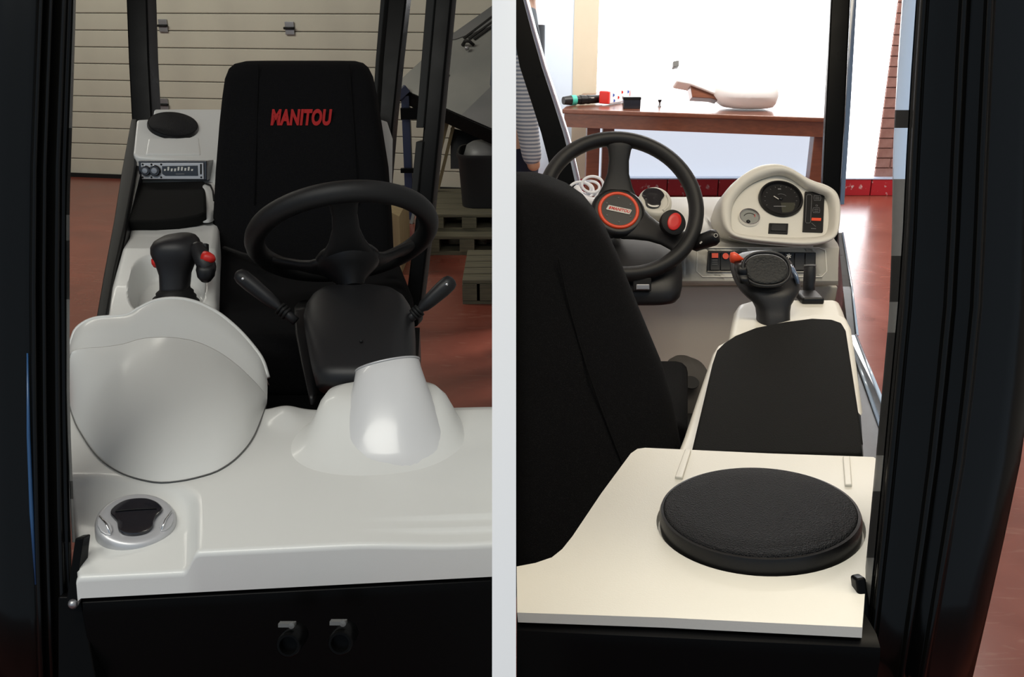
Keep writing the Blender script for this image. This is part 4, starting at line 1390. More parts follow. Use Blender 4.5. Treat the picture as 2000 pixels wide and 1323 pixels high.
lv = thing('hand_lever', at(1581, 588, 1.47), 'short black upright lever on a square base right of the joystick', 'lever')
lb0 = pz(1580, 586, 1.058)
obj('base', obox(lb0 + Vector((0, 0, 0.004)), RIGHT, (0, 1, 0), (0, 0, 1), 0.017, 0.022, 0.006), M['darker'], lv, bevel=0.004)
obj('rod', tube([at(1580, 588, 1.465), at(1580, 555, 1.465), at(1581, 545, 1.465), at(1582, 523, 1.465), at(1582, 520, 1.465)], [0.0095, 0.009, 0.0095, 0.0092, 0.008], 20), M['dark'], lv, smooth=True)
obj('rod_cap', lathe(at(1582, 521, 1.465), UP, [(0, 0), (0.0095, 0), (0.009, 0.003), (0, 0.0035)], 20), M['greyprint'], lv, smooth=True)

# ---- dashboard
dsh = thing('dashboard_moulding', at(1450, 600, 2.05) - Vector((0, 0, 0.2)), 'cream dashboard moulding with a row of rocker switches, seen from the driver side', 'dashboard')
sec = [(385, 1600, 2.46), (389, 1604, 2.40), (420, 1614, 2.28), (450, 1622, 2.17), (468, 1630, 2.10), (476, 1636, 2.06), (484, 1639, 2.04), (500, 1638, 2.035), (535, 1637, 2.03), (549, 1637, 2.03), (555, 1637, 2.036), (558, 1637, 2.055)]
rows = []
for y, xr, d in sec:
    a = at(1010, y, d)
    a.x = XS
    b = at(xr, y, d)
    rows.append([a.lerp(b, i / 40) for i in range(41)])
last = [p + Vector((0, 0.35, -0.02)) for p in rows[-1]]
first = [p + Vector((0, 0.01, -0.06)) for p in rows[0]]
obj('dash_top', loft([first] + rows + [last], True, True), M['cream'], dsh, auto=40)
kp = at(1300, 560, 2.09)
k_a, k_b = Vector((XS, kp.y, kp.z)), Vector((at(1637, 560, 2.09).x, kp.y, kp.z))
obj('knee_panel', prism([k_a, k_b, k_b + Vector((0, 0.03, -0.42)), k_a + Vector((0, 0.03, -0.42))], (0, 0.02, 0)), M['knee'], dsh, bevel=0.004)
# moulded surround of the switch strip
sq = [(1362, 489), (1372, 484), (1600, 484), (1612, 489), (1615, 530), (1605, 541), (1372, 541), (1360, 530)]
sn_ = (at(1500, 500, 2.035) - at(1500, 535, 2.03)).cross(RIGHT).normalized()
if sn_.dot(-FWD) < 0:
    sn_ = -sn_
s0 = at(1500, 517, 2.032)


def sp_(px, py, off=0.0):
    return ppl(px, py, s0, sn_) + sn_ * off


obj('switch_surround', tube([sp_(x_, y_, -0.0004) for x_, y_ in sq], 0.0014, 8, closed=True), M['cream'], dsh, smooth=True)
sw = thing('switch_panel', sp_(1487, 530), 'black strip of rocker switches with red symbols set in the cream dashboard', 'switch panel')
obj('switch_bezel', prism([sp_(x_, y_, 0.003) for x_, y_ in ((1383, 490), (1593, 494), (1592, 531), (1380, 531))], -sn_ * 0.01), M['darker'], sw, bevel=0.001)
obj('bezel_lip', tube([sp_(1381, 531, 0.003), sp_(1591, 532, 0.003)], 0.0013, 8), M['knee'], sw, smooth=True)
for i in range(10):
    x_ = 1386 + i * 20.6
    hi2 = 494 + i * 0.25
    rk = obj('rocker', loft([[sp_(x_, hi2, 0.004), sp_(x_ + 18.6, hi2 + .2, 0.004), sp_(x_ + 18.6, hi2 + .2, 0.0085), sp_(x_, hi2, 0.0085)],
                             [sp_(x_, 512, 0.003), sp_(x_ + 18.6, 512, 0.003), sp_(x_ + 18.6, 512, 0.0050), sp_(x_, 512, 0.0050)],
                             [sp_(x_, 529, 0.003), sp_(x_ + 18.6, 529, 0.003), sp_(x_ + 18.6, 529, 0.0070), sp_(x_, 529, 0.0070)]]), M['dark'] if i > 7 else M['darker'], sw, bevel=0.0007, seg=2)
    if i == 0:
        obj('symbol', prism([sp_(x_ + a, b, 0.0092) for a, b in ((2.5, 496.5), (15, 496.5), (15, 505.5), (2.5, 505.5))], -sn_ * 0.002), M['orange'], rk)
        for t in range(3):
            obj('symbol', prism([sp_(x_ + a, b + t * 4, 0.0072) for a, b in ((3, 509), (14, 509), (14, 510.2), (3, 510.2))], -sn_ * 0.001), M['greyprint'], rk)
    elif i == 1:
        obj('symbol', lathe(sp_(x_ + 9, 502, 0.0068), sn_, [(0, 0), (0.0068, 0), (0.0068, 0.002), (0, 0.002)], 20), M['orange'], rk)
    elif i == 7:
        for a in (20, 80, 140):
            ar = math.radians(a)
            p_ = sp_(x_ + 8, 502, 0.0085)
            dv = RIGHT * math.cos(ar) + UP * math.sin(ar)
            obj('symbol', bar(p_ - dv * 0.0055, p_ + dv * 0.0055, 0.0022, 0.0012, sn_), M['pale'], rk)

# ---- instrument pod with gauges
pd = thing('instrument_pod', at(1525, 478, 2.02), 'cream instrument pod with a large black gauge above the rocker switches', 'instrument pod')
ZX = lambda X, Y: (1390 + X / 7.348, 310 + Y / 7.348)
outer = [(145, 650), (200, 500), (300, 370), (430, 250), (560, 160), (700, 95), (850, 68), (1000, 75), (1130, 120), (1250, 190), (1380, 270), (1500, 320), (1640, 362), (1760, 430), (1830, 530), (1860, 680), (1855, 850), (1835, 1020), (1790, 1120), (1690, 1190), (1500, 1232), (1250, 1240), (900, 1212), (600, 1180), (380, 1140), (265, 1085), (190, 990), (150, 850)]
inner = [(325, 900), (330, 750), (370, 600), (480, 450), (640, 330), (850, 245), (1000, 218), (1130, 240), (1250, 305), (1400, 415), (1560, 480), (1660, 515), (1720, 600), (1745, 750), (1740, 920), (1705, 1050), (1600, 1098), (1300, 1113), (1000, 1108), (700, 1093), (420, 1055), (340, 1000)]
NP = 120
cpod = Vector((1525, 402, 0))


def by_angle(poly):
    pts = [Vector((*ZX(*p), 0)) for p in poly]
    sp3 = []
    n = len(pts)
    for i in range(n):
        p0, p1, p2, p3 = pts[i - 1], pts[i], pts[(i + 1) % n], pts[(i + 2) % n]
        for s in range(8):
            t = s / 8
            sp3.append(0.5 * ((2 * p1) + (p2 - p0) * t + (2 * p0 - 5 * p1 + 4 * p2 - p3) * t * t + (3 * p1 - p0 - 3 * p2 + p3) * t ** 3))
    out_ = []
    angs = [math.atan2(p.y - cpod.y, p.x - cpod.x) for p in sp3]
    for k_ in range(NP):
        a = -math.pi + 2 * math.pi * k_ / NP
        best = None
        m_ = len(sp3)
        for i in range(m_):
            a0, a1 = angs[i], angs[(i + 1) % m_]
            da = (a1 - a0 + math.pi) % (2 * math.pi) - math.pi
            db = (a - a0 + math.pi) % (2 * math.pi) - math.pi
            if da > 1e-9 and 0 <= db <= da:
                best = sp3[i].lerp(sp3[(i + 1) % m_], db / da)
                break
        out_.append(best)
    return out_


PO, PI_ = by_angle(outer), by_angle(inner)
PO = [p if p is not None else PO[i - 1] for i, p in enumerate(PO)]
PI_ = [p if p is not None else PI_[i - 1] for i, p in enumerate(PI_)]


def pdep(py):
    return 2.0 + (475 - py) * 0.00075


def pp3(p, off):
    return at(p.x, p.y, pdep(p.y)) + FWD * off


rings = []
for f_, off, sh_ in ((0.0, 0.20, 0.86), (0.0, 0.12, 0.95), (0.0, 0.03, 1.0), (0.0, 0.008, 1.0), (0.10, 0.0, 1.0), (0.35, -0.003, 1.0), (0.7, 0.004, 1.0), (0.95, 0.022, 1.0), (1.0, 0.034, 1.0)):
    r_ = []
    for a, b in zip(PO, PI_):
        p = a.lerp(b, f_)
        p = Vector((cpod.x, 455, 0)) + (p - Vector((cpod.x, 455, 0))) * sh_
        r_.append(pp3(p, off))
    rings.append(r_)
obj('hood', loft(rings, True, False), M['cream'], pd, smooth=True)
obj('face_plate', prism([pp3(p, 0.030) for p in PI_], FWD * 0.01), M['cream'], pd)
obj('base_shadow_gap', tube([pp3(Vector((*ZX(X, Y), 0)), 0.02) for X, Y in ((270, 1110), (380, 1150), (600, 1192), (900, 1222), (1250, 1250), (1500, 1244))], 0.0016, 6), M['knee'], pd, smooth=True)
gn = (at(1525, 330, pdep(330)) - at(1525, 470, pdep(470))).cross(RIGHT).normalized()
if gn.dot(-FWD) < 0:
    gn = -gn
g0 = at(1525, 400, pdep(400)) + FWD * 0.030


def gp_(px, py, off=0.0):
    return ppl(px, py, g0, gn) + gn * off


UPX = (gp_(1525, 390) - gp_(1525, 410)).normalized()
bgc = gp_(*ZX(983, 598), 0.0)
BR = 42.8 / F * (bgc - CAM).dot(FWD)
bgauge = obj('gauge', lathe(bgc, gn, [(BR * 0.9, -0.002), (BR, -0.002), (BR, 0.008), (BR * 0.97, 0.012), (BR * 0.90, 0.012), (BR * 0.86, 0.006), (BR * 0.84, 0.005), (0, 0.005)], 64), M['darker'], pd, auto=40, label='large round black gauge')
obj('gauge_needle', bar(bgc + gn * 0.0075 + RIGHT * -0.0165 + UPX * 0.006, bgc + gn * 0.0075 + RIGHT * -0.0055 + UPX * -0.003, 0.0018, 0.001, gn), M['pale'], bgauge)
arcp = [bgc + gn * 0.0056 + RIGHT * (0.013 * math.cos(math.radians(a))) + UPX * (0.008 + 0.010 * math.sin(math.radians(a)) - 0.004) for a in range(20, 121, 10)]
obj('gauge_arc', tube(arcp, 0.0006, 6), M['greyprint'], bgauge, smooth=True)
obj('gauge_hub', lathe(bgc + gn * 0.005, gn, [(0, 0), (0.0045, 0), (0.004, 0.003), (0, 0.0032)], 20), M['dark'], bgauge, smooth=True)
obj('gauge_print', bar(gp_(*ZX(880, 708), 0.0058), gp_(*ZX(1055, 708), 0.0058), 0.0022, 0.0005, gn), M['greyprint'], bgauge)
obj('gauge_print', bar(gp_(*ZX(940, 460), 0.0058), gp_(*ZX(985, 460), 0.0058), 0.0030, 0.0005, gn), M['greyprint'], bgauge)
obj('gauge_window', prism([gp_(*ZX(X, Y), 0.0057) for X, Y in ((985, 655), (1190, 655), (1175, 740), (1120, 815), (1010, 840))], -gn * 0.0005), mat('olive_gauge_window', (0.045, 0.045, 0.03), 0.3), bgauge)
for a in range(-30, 211, 20):
    ar = math.radians(a)
    dv = RIGHT * math.cos(ar) + UPX * math.sin(ar)
    obj('gauge_tick', bar(bgc + gn * 0.0056 + dv * BR * 0.70, bgc + gn * 0.0056 + dv * BR * 0.76, 0.0008, 0.0005, gn), M['greyprint'], bgauge)
sgc = gp_(*ZX(535, 862))
SG = 20.6 / F * (sgc - CAM).dot(FWD)
sgauge = obj('small_gauge', lathe(sgc, gn, [(SG * 0.9, -0.002), (SG, -0.002), (SG, 0.005), (SG * 0.96, 0.009), (SG * 0.88, 0.009), (SG * 0.82, 0.004)], 48), M['chrome'], pd, auto=40, label='small chrome-ringed gauge')
obj('small_dial', lathe(sgc, gn, [(0, 0.001), (SG * 0.86, 0.001), (SG * 0.85, 0.0045), (0, 0.0047)], 40), M['dial'], sgauge)
obj('dial_arc', tube([sgc + gn * 0.0052 + RIGHT * (SG * 0.55 * math.cos(math.radians(a))) + UPX * (SG * 0.5 * math.sin(math.radians(a))) for a in range(20, 161, 14)], 0.0007, 6), M['darker'], sgauge, smooth=True)
obj('dial_mark', bar(sgc + gn * 0.0052 + RIGHT * SG * 0.5 + UPX * SG * 0.05, sgc + gn * 0.0052 + RIGHT * SG * 0.5 + UPX * SG * 0.35, 0.0016, 0.0006, gn), M['red'], sgauge)
obj('dial_pivot', lathe(sgc + gn * 0.0048 - UPX * SG * 0.5 - RIGHT * SG * 0.1, gn, [(0, 0), (SG * 0.2, 0), (SG * 0.15, 0.002), (0, 0.0025)], 16), M['darker'], sgauge, smooth=True)
wpn = obj('warning_panel', prism([gp_(*ZX(X, Y), 0.006) for X, Y in ((1330, 495), (1614, 500), (1588, 1070), (1298, 1060))], -gn * 0.008), M['darker'], pd, bevel=0.001, label='black warning light panel')
tr_ = [(1350, 560), (1365, 543), (1410, 543), (1425, 560), (1408, 930), (1395, 950), (1345, 950), (1335, 930)]
obj('bar_outline', tube([gp_(*ZX(X, Y), 0.0065) for X, Y in tr_], 0.0005, 6, closed=True), M['greyprint'], wpn, smooth=True)
for cx_, cy_ in ((1505, 592), (1490, 768)):
    obj('warning_symbol', tube([gp_(*ZX(cx_ + a, cy_ + b), 0.0065) for a, b in ((-45, -35), (45, -35), (50, 0), (45, 35), (-45, 35), (-50, 0))], 0.0006, 6, closed=True), M['greyprint'], wpn, smooth=True)
    for b in (-12, 12):
        obj('warning_symbol', bar(gp_(*ZX(cx_ - 30, cy_ + b), 0.0064), gp_(*ZX(cx_ + 30, cy_ + b), 0.0064), 0.0012, 0.0004, gn), M['greyprint'], wpn)
obj('warning_symbol', torus(gp_(*ZX(1495, 700), 0.0065), gn, 0.0022, 0.0005, 20, 6), M['greyprint'], wpn, smooth=True)
obj('warning_lamp', prism([gp_(*ZX(X, Y), 0.0068) for X, Y in ((1424, 876), (1560, 880), (1556, 920), (1420, 915))], -gn * 0.001), M['orange'], wpn)
obj('warning_symbol', tube([gp_(*ZX(1420, 950), 0.0065), gp_(*ZX(1480, 1000), 0.0065)], 0.0005, 6), M['greyprint'], wpn)
obj('warning_symbol', bar(gp_(*ZX(1415, 1028), 0.0064), gp_(*ZX(1485, 1032), 0.0064), 0.0014, 0.0004, gn), M['greyprint'], wpn)
rsw = obj('pod_switch', prism([gp_(*ZX(X, Y), 0.004) for X, Y in ((820, 938), (1095, 945), (1085, 1095), (808, 1082))], -gn * 0.006), M['darker'], pd, bevel=0.001, label='black rocker switch below the gauge')
obj('switch_rocker', prism([gp_(*ZX(X, Y), 0.0065) for X, Y in ((850, 965), (1065, 970), (1058, 1062), (842, 1054))], -gn * 0.003), M['dark'], rsw, bevel=0.0015)

# ---- steering column, wheel, stalk
c2 = thing('steering_column', at(1270, 580, 2.0), 'dark grey steering column cowl behind the red-ringed wheel', 'steering column')
rows = [(583, 1190, 1306, 2.0, 0.05), (579, 1180, 1318, 2.0, 0.06), (570, 1172, 1325, 2.0, 0.065), (550, 1166, 1329, 2.0, 0.068), (520, 1160, 1330, 2.02, 0.068), (490, 1160, 1326, 2.05, 0.065), (470, 1168, 1310, 2.08, 0.055), (455, 1185, 1285, 2.10, 0.04)]
obj('cowl', loft_px(rows, 40, 3.6), M['dark'], c2, smooth=True)
obj('cowl_latch', obox(at(1255, 561, 1.925), RIGHT, UP, FWD, 0.014, 0.006, 0.006), M['steel'], c2, bevel=0.002)
obj('latch_recess', obox(at(1254, 556, 1.93), RIGHT, UP, FWD, 0.019, 0.014, 0.004), M['rubber'], c2, bevel=0.002)
p_, q_ = at(1322, 490, 2.0), at(1404, 460, 1.96)
a_ = (q_ - p_).normalized()
Ls = (q_ - p_).length
st2 = obj('stalk', tube([p_ + a_ * (Ls * t) for t in (0, 0.2, 0.34, 0.42, 0.7, 0.88, 0.97, 1.0)], [0.009, 0.009, 0.010, 0.0165, 0.0175, 0.0185, 0.014, 0.005], 20), M['darker'], c2, smooth=True)
obj('stalk_print', torus(at(1398, 460, 1.938), -FWD, 0.0038, 0.0006, 20, 6), M['pale'], st2, smooth=True)
obj('stalk_print', bar(at(1367, 476, 1.948), at(1371, 472, 1.946), 0.003, 0.0008, -FWD), M['pale'], st2)
nR = Vector((0.06, -math.cos(math.radians(41)), math.sin(math.radians(41))))
whl, hub, sd, tpv = steering_wheel('steering_wheel', at(1212, 400, 1.99), nR, Vector((0.05, 0.6, 1)), 0.1655, 0.0165, 0.045, 'black steering wheel with a red-ringed hub badge and a red-topped knob', True)
kc = at(1312, 437, 1.95)
kn_ = Vector((0.25, -0.80, 0.50)).normalized()
knb = obj('spinner_knob', lathe(kc, kn_, [(0.0, -0.03), (0.012, -0.03), (0.014, -0.012), (0.027, -0.004), (0.0285, 0.004), (0.0275, 0.010), (0.022, 0.0125), (0, 0.013)], 40), M['rubber'], whl, auto=50)
ke, ku, _ = basis(kn_)
obj('knob_insert', loft([ring(kc + kn_ * h, ke - ku * 0.5, ku + ke * 0.5, 0.0145 * s, 0.0205 * s, 36) for h, s in ((0.010, 1.0), (0.0145, 1.0), (0.0155, 0.92), (0.0155, 0.5))]), M['red'], knb, smooth=True, label='red oval knob insert')

# ---- air vent on the dashboard behind the wheel
v2c = at(1279, 396, 2.22)
v2n = Vector((0.05, -0.72, 0.69)).normalized()
vv = thing('air_vent', v2c - v2n * 0.02, 'round cream air vent with dark flap behind the steering wheel', 'air vent')
a1, a2, _ = basis(v2n)
VR2 = 33 / F * 2.22
obj('vent_ring', lathe(v2c, v2n, [(VR2, -0.05), (VR2 * 1.02, -0.004), (VR2, 0.003), (VR2 * 0.94, 0.008), (VR2 * 0.8, 0.010), (VR2 * 0.5, 0.008)], 48), M['cream'], vv, smooth=True)
obj('vent_flap', loft([[v2c + a1 * (q.x * VR2 * s * 1.05 - 0.006) + a2 * (q.y * VR2 * s * 1.0 + 0.0035) + v2n * h for q in bl3] for h, s in ((0.006, 1.0), (0.0125, 1.0), (0.0135, 0.94), (0.012, 0.5))]), M['lens'], vv, auto=50)
obj('finger_grip', tube(spline([v2c + a1 * (VR2 * 0.80 * math.cos(math.radians(a))) + a2 * (VR2 * 0.80 * math.sin(math.radians(a))) + v2n * 0.009 for a in (-60, -30, 0, 30)], 5), 0.0035, 8), M['cream'], vv, smooth=True)

# ---- white cable coil on the far left of the dashboard
cbl = []
for i in range(0, 150):
    t = i / 149
    a = t * 2 * math.pi * 4.2
    R_ = 20 + 6 * math.sin(t * 17)
    cxp = 1146 + 10 * math.sin(t * 5.1)
    cyp = 368 + 5 * math.cos(t * 7.3)
    cbl.append(at(cxp + R_ * math.cos(a), cyp + R_ * 0.75 * math.sin(a), 2.36 + 0.008 * math.sin(a * 0.5)))
cbl += [at(1165, 392, 2.33), at(1180, 400, 2.3)]
tag(obj('cable_coil', tube(cbl, 0.0036, 8), M['cable'], smooth=True), 'loose coil of white cable on the dashboard left of the wheel', 'cable')
tag(obj('cable_end', tube(spline([at(1126, 366, 2.35), at(1136, 384, 2.33), at(1152, 392, 2.32), at(1172, 396, 2.31), at(1186, 402, 2.3)], 6), 0.0085, 10), M['cable'], smooth=True), 'thick white cable end lying below the white coil', 'cable')

# ---- driver seat, its back towards us
s2 = thing('driver_seat', Vector((0.14, at(1150, 900, 1.05).y, 0.75)), 'black cloth driver seat back seen from behind next to the cream deck', 'seat')
rows = [(343, 1022, 1.16, 0.010), (344.5, 1038, 1.16, 0.03), (348, 1056, 1.16, 0.045), (356, 1082, 1.16, 0.055), (370, 1115, 1.155, 0.062), (390, 1144, 1.15, 0.066), (415, 1164, 1.145, 0.068), (450, 1185, 1.14, 0.07), (500, 1208, 1.13, 0.072), (560, 1231, 1.12, 0.074), (640, 1264, 1.10, 0.076), (700, 1289, 1.09, 0.078), (760, 1306, 1.075, 0.08), (830, 1320, 1.06, 0.08), (900, 1332, 1.045, 0.08), (1000, 1344, 1.02, 0.08), (1120, 1350, 1.0, 0.08)]
rings = []
for py, x1, d, th in rows:
    b = at(x1, py, d)
    a = Vector((XS, b.y, b.z))
    c = (a + b) / 2
    hw = (b - a).length / 2
    rg = []
    for i in range(44):
        an = 2 * math.pi * i / 44
        ca, sa = math.cos(an), math.sin(an)
        pw = 3.4 if ca > 0 else 12
        x_ = math.copysign(abs(ca) ** (2 / pw), ca)
        y_ = math.copysign(abs(sa) ** (2 / 3.4), sa)
        rg.append(c + Vector((x_ * hw, y_ * th, 0)))
    rings.append(rg)
obj('backrest', loft(rings), M['fabric'], s2, smooth=True)
sm_ = [(1085, 470, 1.135), (1105, 560, 1.12), (1140, 680, 1.09), (1180, 790, 1.065), (1212, 870, 1.05)]
obj('seam', tube(spline([at(x_, y_, d_) - Vector((0, 0.0775, 0)) for x_, y_, d_ in sm_], 6), 0.0010, 6), M['fabric'], s2, smooth=True)
cu = [at(1010, 700, 1.50), at(1345, 700, 1.50), at(1345, 830, 1.16), at(1010, 830, 1.16)]
for p in cu:
    p.x = max(p.x, XS + 0.001)
obj('cushion', prism(cu, (0, 0, -0.12)), M['fabric'], s2, bevel=0.02)

# ================================================================== table and what lies on it
ZT = 0.80
t0, t1, t2, t3 = pz(1098, 213, ZT), pz(1640, 231, ZT), pz(1640, 182, ZT), pz(1138, 178, ZT)
t2.y = t3.y = YB - 0.04
t2.x, t3.x = pyw(1636, 180, YB - 0.04).x, pyw(1138, 178, YB - 0.04).x
tbl = thing('wooden_table', ((t0 + t1 + t2 + t3) / 4) * 1.0 - Vector((0, 0, ZT)), 'long varnished brown wooden table in front of the bright window', 'table')
obj('table_top', prism([t0, t1, t2, t3], (0, 0, -0.03)), M['wood'], tbl, bevel=0.006, seg=2)
ins = Vector((0.04, 0.05, -0.03))
obj('apron', bar(t0 + Vector((0.02, 0.03, -0.075)), t1 + Vector((-0.02, 0.03, -0.075)), 0.025, 0.09), M['wood'], tbl)
obj('apron', bar(t0 + Vector((0.035, 0.05, -0.075)), t3 + Vector((0.035, -0.05, -0.075)), 0.025, 0.09), M['wood'], tbl)
for p, ox, oy in ((t0, pyw(1157, 300, t0.y + 0.1).x - t0.x, 0.10), (t1, -0.08, 0.10), (t2, -0.08, -0.1), (t3, pyw(1186, 300, t3.y - 0.1).x - t3.x, -0.1)):
    b = Vector((p.x + ox, p.y + oy, 0.0))
    obj('leg', box((b.x - 0.045, b.y - 0.045, 0.0), (b.x + 0.045, b.y + 0.045, ZT - 0.03)), M['wood'], tbl, bevel=0.006, seg=2)

# torch with teal band
tc0, tc1 = pz(1100, 207, ZT), pz(1176, 203, ZT)
tr1 = 0.034
ax = (tc1 - tc0).normalized()
t_ = thing('hand_torch', tc0, 'black cylindrical torch with a teal band at the left of the brown table', 'torch')
up_ = Vector((0, 0, tr1 + 0.001))
L_ = (tc1 - tc0).length


def seg_(a, b, r0_, r1_=None):
    r1_ = r1_ or r0_
    return tube([tc0 + up_ + ax * (L_ * a), tc0 + up_ + ax * (L_ * b)], [r0_, r1_], 20)


obj('barrel', join(seg_(0.30, 1.0, 0.029), seg_(0.42, 0.52, 0.032), seg_(0.60, 0.66, 0.031)), M['darker'], t_, auto=40)
obj('teal_band', seg_(0.19, 0.31, tr1), M['teal'], t_, auto=40, label='teal band')
obj('lamp_head', seg_(0.0, 0.20, 0.026, 0.033), M['dark'], t_, auto=40)
obj('barrel_print', obox(tc0 + up_ + ax * (L_ * 0.72) + Vector((0, -0.029, 0.008)), ax, (0, 1, 0), (0, 0, 1), 0.018, 0.001, 0.007), M['pale'], t_)
# coloured packet
pk0, pk1 = pz(1178, 206, ZT), pz(1224, 198, ZT)
pax = (pk1 - pk0).normalized()
pk = thing('printed_packet', pk0, 'white packet with red ends lying beside the torch', 'packet')
pc = (pk0 + pk1) / 2 + Vector((0, 0, 0.052))
hl = (pk1 - pk0).length / 2
psd = pax.cross(Vector((0, 0, 1))).normalized()
obj('sleeve', obox(pc, pax, psd, (0, 0, 1), hl * 0.84, 0.04, 0.046), M['packwhite'], pk, bevel=0.012)
obj('red_end', obox(pc - pax * hl * 0.90, pax, psd, (0, 0, 1), hl * 0.09, 0.038, 0.043), M['red'], pk, bevel=0.008)
obj('red_end', obox(pc + pax * hl * 0.92, pax, psd, (0, 0, 1), hl * 0.10, 0.03, 0.03), M['red'], pk, bevel=0.008)
for f_, g_, m_ in ((-0.62, 0.2, 'packblue'), (-0.2, -0.1, 'red'), (0.1, 0.35, 'red'), (0.62, 0.3, 'packblue'), (-0.55, -0.35, 'packblue')):
    obj('print_spot', lathe(pc + pax * hl * f_ + psd * (0.0402 if psd.y < 0 else -0.0402) + Vector((0, 0, g_ * 0.07)), (0, -1, 0), [(0, 0), (0.010, 0), (0.010, 0.002), (0, 0.002)], 14), M[m_], pk)
# black box
bx0 = pz(1234, 213, ZT)
bxt = thing('black_case', bx0, 'small black case standing next to the white packet on the table', 'case')
hw_ = 16.5 / F * 6.3
obj('case_body', box((bx0.x - hw_, bx0.y, ZT), (bx0.x + hw_, bx0.y + 0.06, ZT + 0.072)), M['lens'], bxt, bevel=0.005)
obj('case_lid', box((bx0.x - hw_ - 0.002, bx0.y - 0.003, ZT + 0.058), (bx0.x + hw_ + 0.002, bx0.y + 0.063, ZT + 0.078)), M['darker'], bxt, bevel=0.005)
# small bolt
bo = pz(1288, 209, ZT)
bt = thing('small_bolt', bo, 'tiny upright bolt with black head alone in the middle of the table', 'bolt')
obj('shank', lathe(bo, (0, 0, 1), [(0, 0), (0.012, 0), (0.010, 0.01), (0.007, 0.012), (0.007, 0.03), (0, 0.03)], 16), M['steel'], bt, auto=40)
obj('head', lathe(bo + Vector((0, 0, 0.03)), (0, 0, 1), [(0, 0), (0.007, 0), (0.013, 0.012), (0.012, 0.018), (0, 0.019)], 16), M['rubber'], bt, auto=40)
# white moulded part on the table
mb = pz(1455, 216, ZT)
mdp = (mb - CAM).dot(FWD)
mp_ = thing('moulded_plastic_part', mb, 'bulky white moulded plastic part with an angled neck on the table', 'plastic part')
rows = [(209, 1420, 1500, mdp + 0.10, 0.12), (207, 1408, 1507, mdp + 0.10, 0.15), (200, 1399, 1512, mdp + 0.10, 0.17), (185, 1392, 1517, mdp + 0.05, 0.18), (160, 1392, 1516, mdp + 0.05, 0.18), (138, 1398, 1508, mdp + 0.05, 0.16), (126, 1412, 1490, mdp + 0.05, 0.12), (121, 1435, 1470, mdp + 0.05, 0.06)]
obj('body', loft_px(rows, 36, 2.8), M['moulding'], mp_, smooth=True)
nk = [(1322, 133), (1338, 124), (1402, 138), (1402, 186), (1372, 174), (1348, 165), (1321, 160)]
obj('neck', prism([at(x_, y_, mdp) for x_, y_ in nk], FWD * 0.16), M['moulding'], mp_, bevel=0.012)
obj('neck_cap', obox(at(1319, 127, mdp + 0.05), RIGHT + UP * 0.2, UP, FWD, 0.02, 0.02, 0.03), M['seal'], mp_, bevel=0.004)
obj('table_reflection', prism([at(x_, y_, mdp + 0.02) for x_, y_ in ((1348, 166), (1398, 184), (1402, 196), (1388, 192), (1352, 190))], FWD * 0.10), M['wood'], mp_, bevel=0.004)  # brown reflection of the table, built as a solid wood-coloured piece

# ================================================================== person standing in the opening of the partition
PX, PY = 0.024, at(1010, 250, 3.75).y
per = thing('person', (PX, PY, 0.0), 'person in grey-blue top with striped sleeve and dark jeans behind the curved cab post', 'person')


def skin(name, verts, edges, radii, m, root=0, sub=2):
    me = bpy.data.meshes.new(name)
    me.from_pydata([tuple(v) for v in verts], edges, [])
    o = bpy.data.objects.new(name, me)
    COL.objects.link(o)
    o.location = Vector((PX, PY, 0)) - WORLD_LOC[per.name]
    o.parent = per
    WORLD_LOC[o.name] = Vector((PX, PY, 0))
    md = o.modifiers.new('skin', 'SKIN')
    md.use_smooth_shade = True
    sl_ = me.skin_vertices[0].data if me.skin_vertices else None
    if sl_ is None:
        bm_ = bmesh.new()
        bm_.from_mesh(me)
        bm_.verts.layers.skin.verify()
        bm_.to_mesh(me)
        bm_.free()
        sl_ = me.skin_vertices[0].data
    for i, r in enumerate(radii):
        sl_[i].radius = (r, r) if not isinstance(r, tuple) else r
        sl_[i].use_root = (i == root)
    s = o.modifiers.new('sub', 'SUBSURF')
    s.levels = s.render_levels = sub
    me.materials.append(m)
    return o


# facing +x; near side is -y.  body: pelvis, spine, neck, head; legs; arms
V_ = [(0, 0, 0.95), (0, 0, 1.10), (0, 0, 1.28), (0.0, 0, 1.42), (0.01, 0, 1.50), (0.02, 0, 1.60), (0.025, 0, 1.70),
      (0, -0.09, 0.88), (0.01, -0.10, 0.48), (-0.01, -0.10, 0.09), (0.08, -0.10, 0.04),
      (0, 0.09, 0.88), (0.01, 0.10, 0.48), (-0.01, 0.10, 0.09), (0.08, 0.10, 0.04),
      (0, -0.17, 1.40), (0.02, -0.22, 1.12), (0.065, -0.22, 0.86),
      (0, 0.17, 1.40), (-0.01, 0.22, 1.14), (0.0, 0.23, 0.90)]
E_ = [(0, 1), (1, 2), (2, 3), (3, 4), (4, 5), (5, 6), (0, 7), (7, 8), (8, 9), (9, 10), (0, 11), (11, 12), (12, 13), (13, 14), (3, 15), (15, 16), (16, 17), (3, 18), (18, 19), (19, 20)]
R__ = [0.10, 0.095, 0.10, 0.085, 0.05, 0.075, 0.085, 0.075, 0.05, 0.035, 0.03, 0.075, 0.05, 0.035, 0.03, 0.048, 0.038, 0.027, 0.048, 0.038, 0.027]
skin('body', V_, E_, R__, M['skin'])
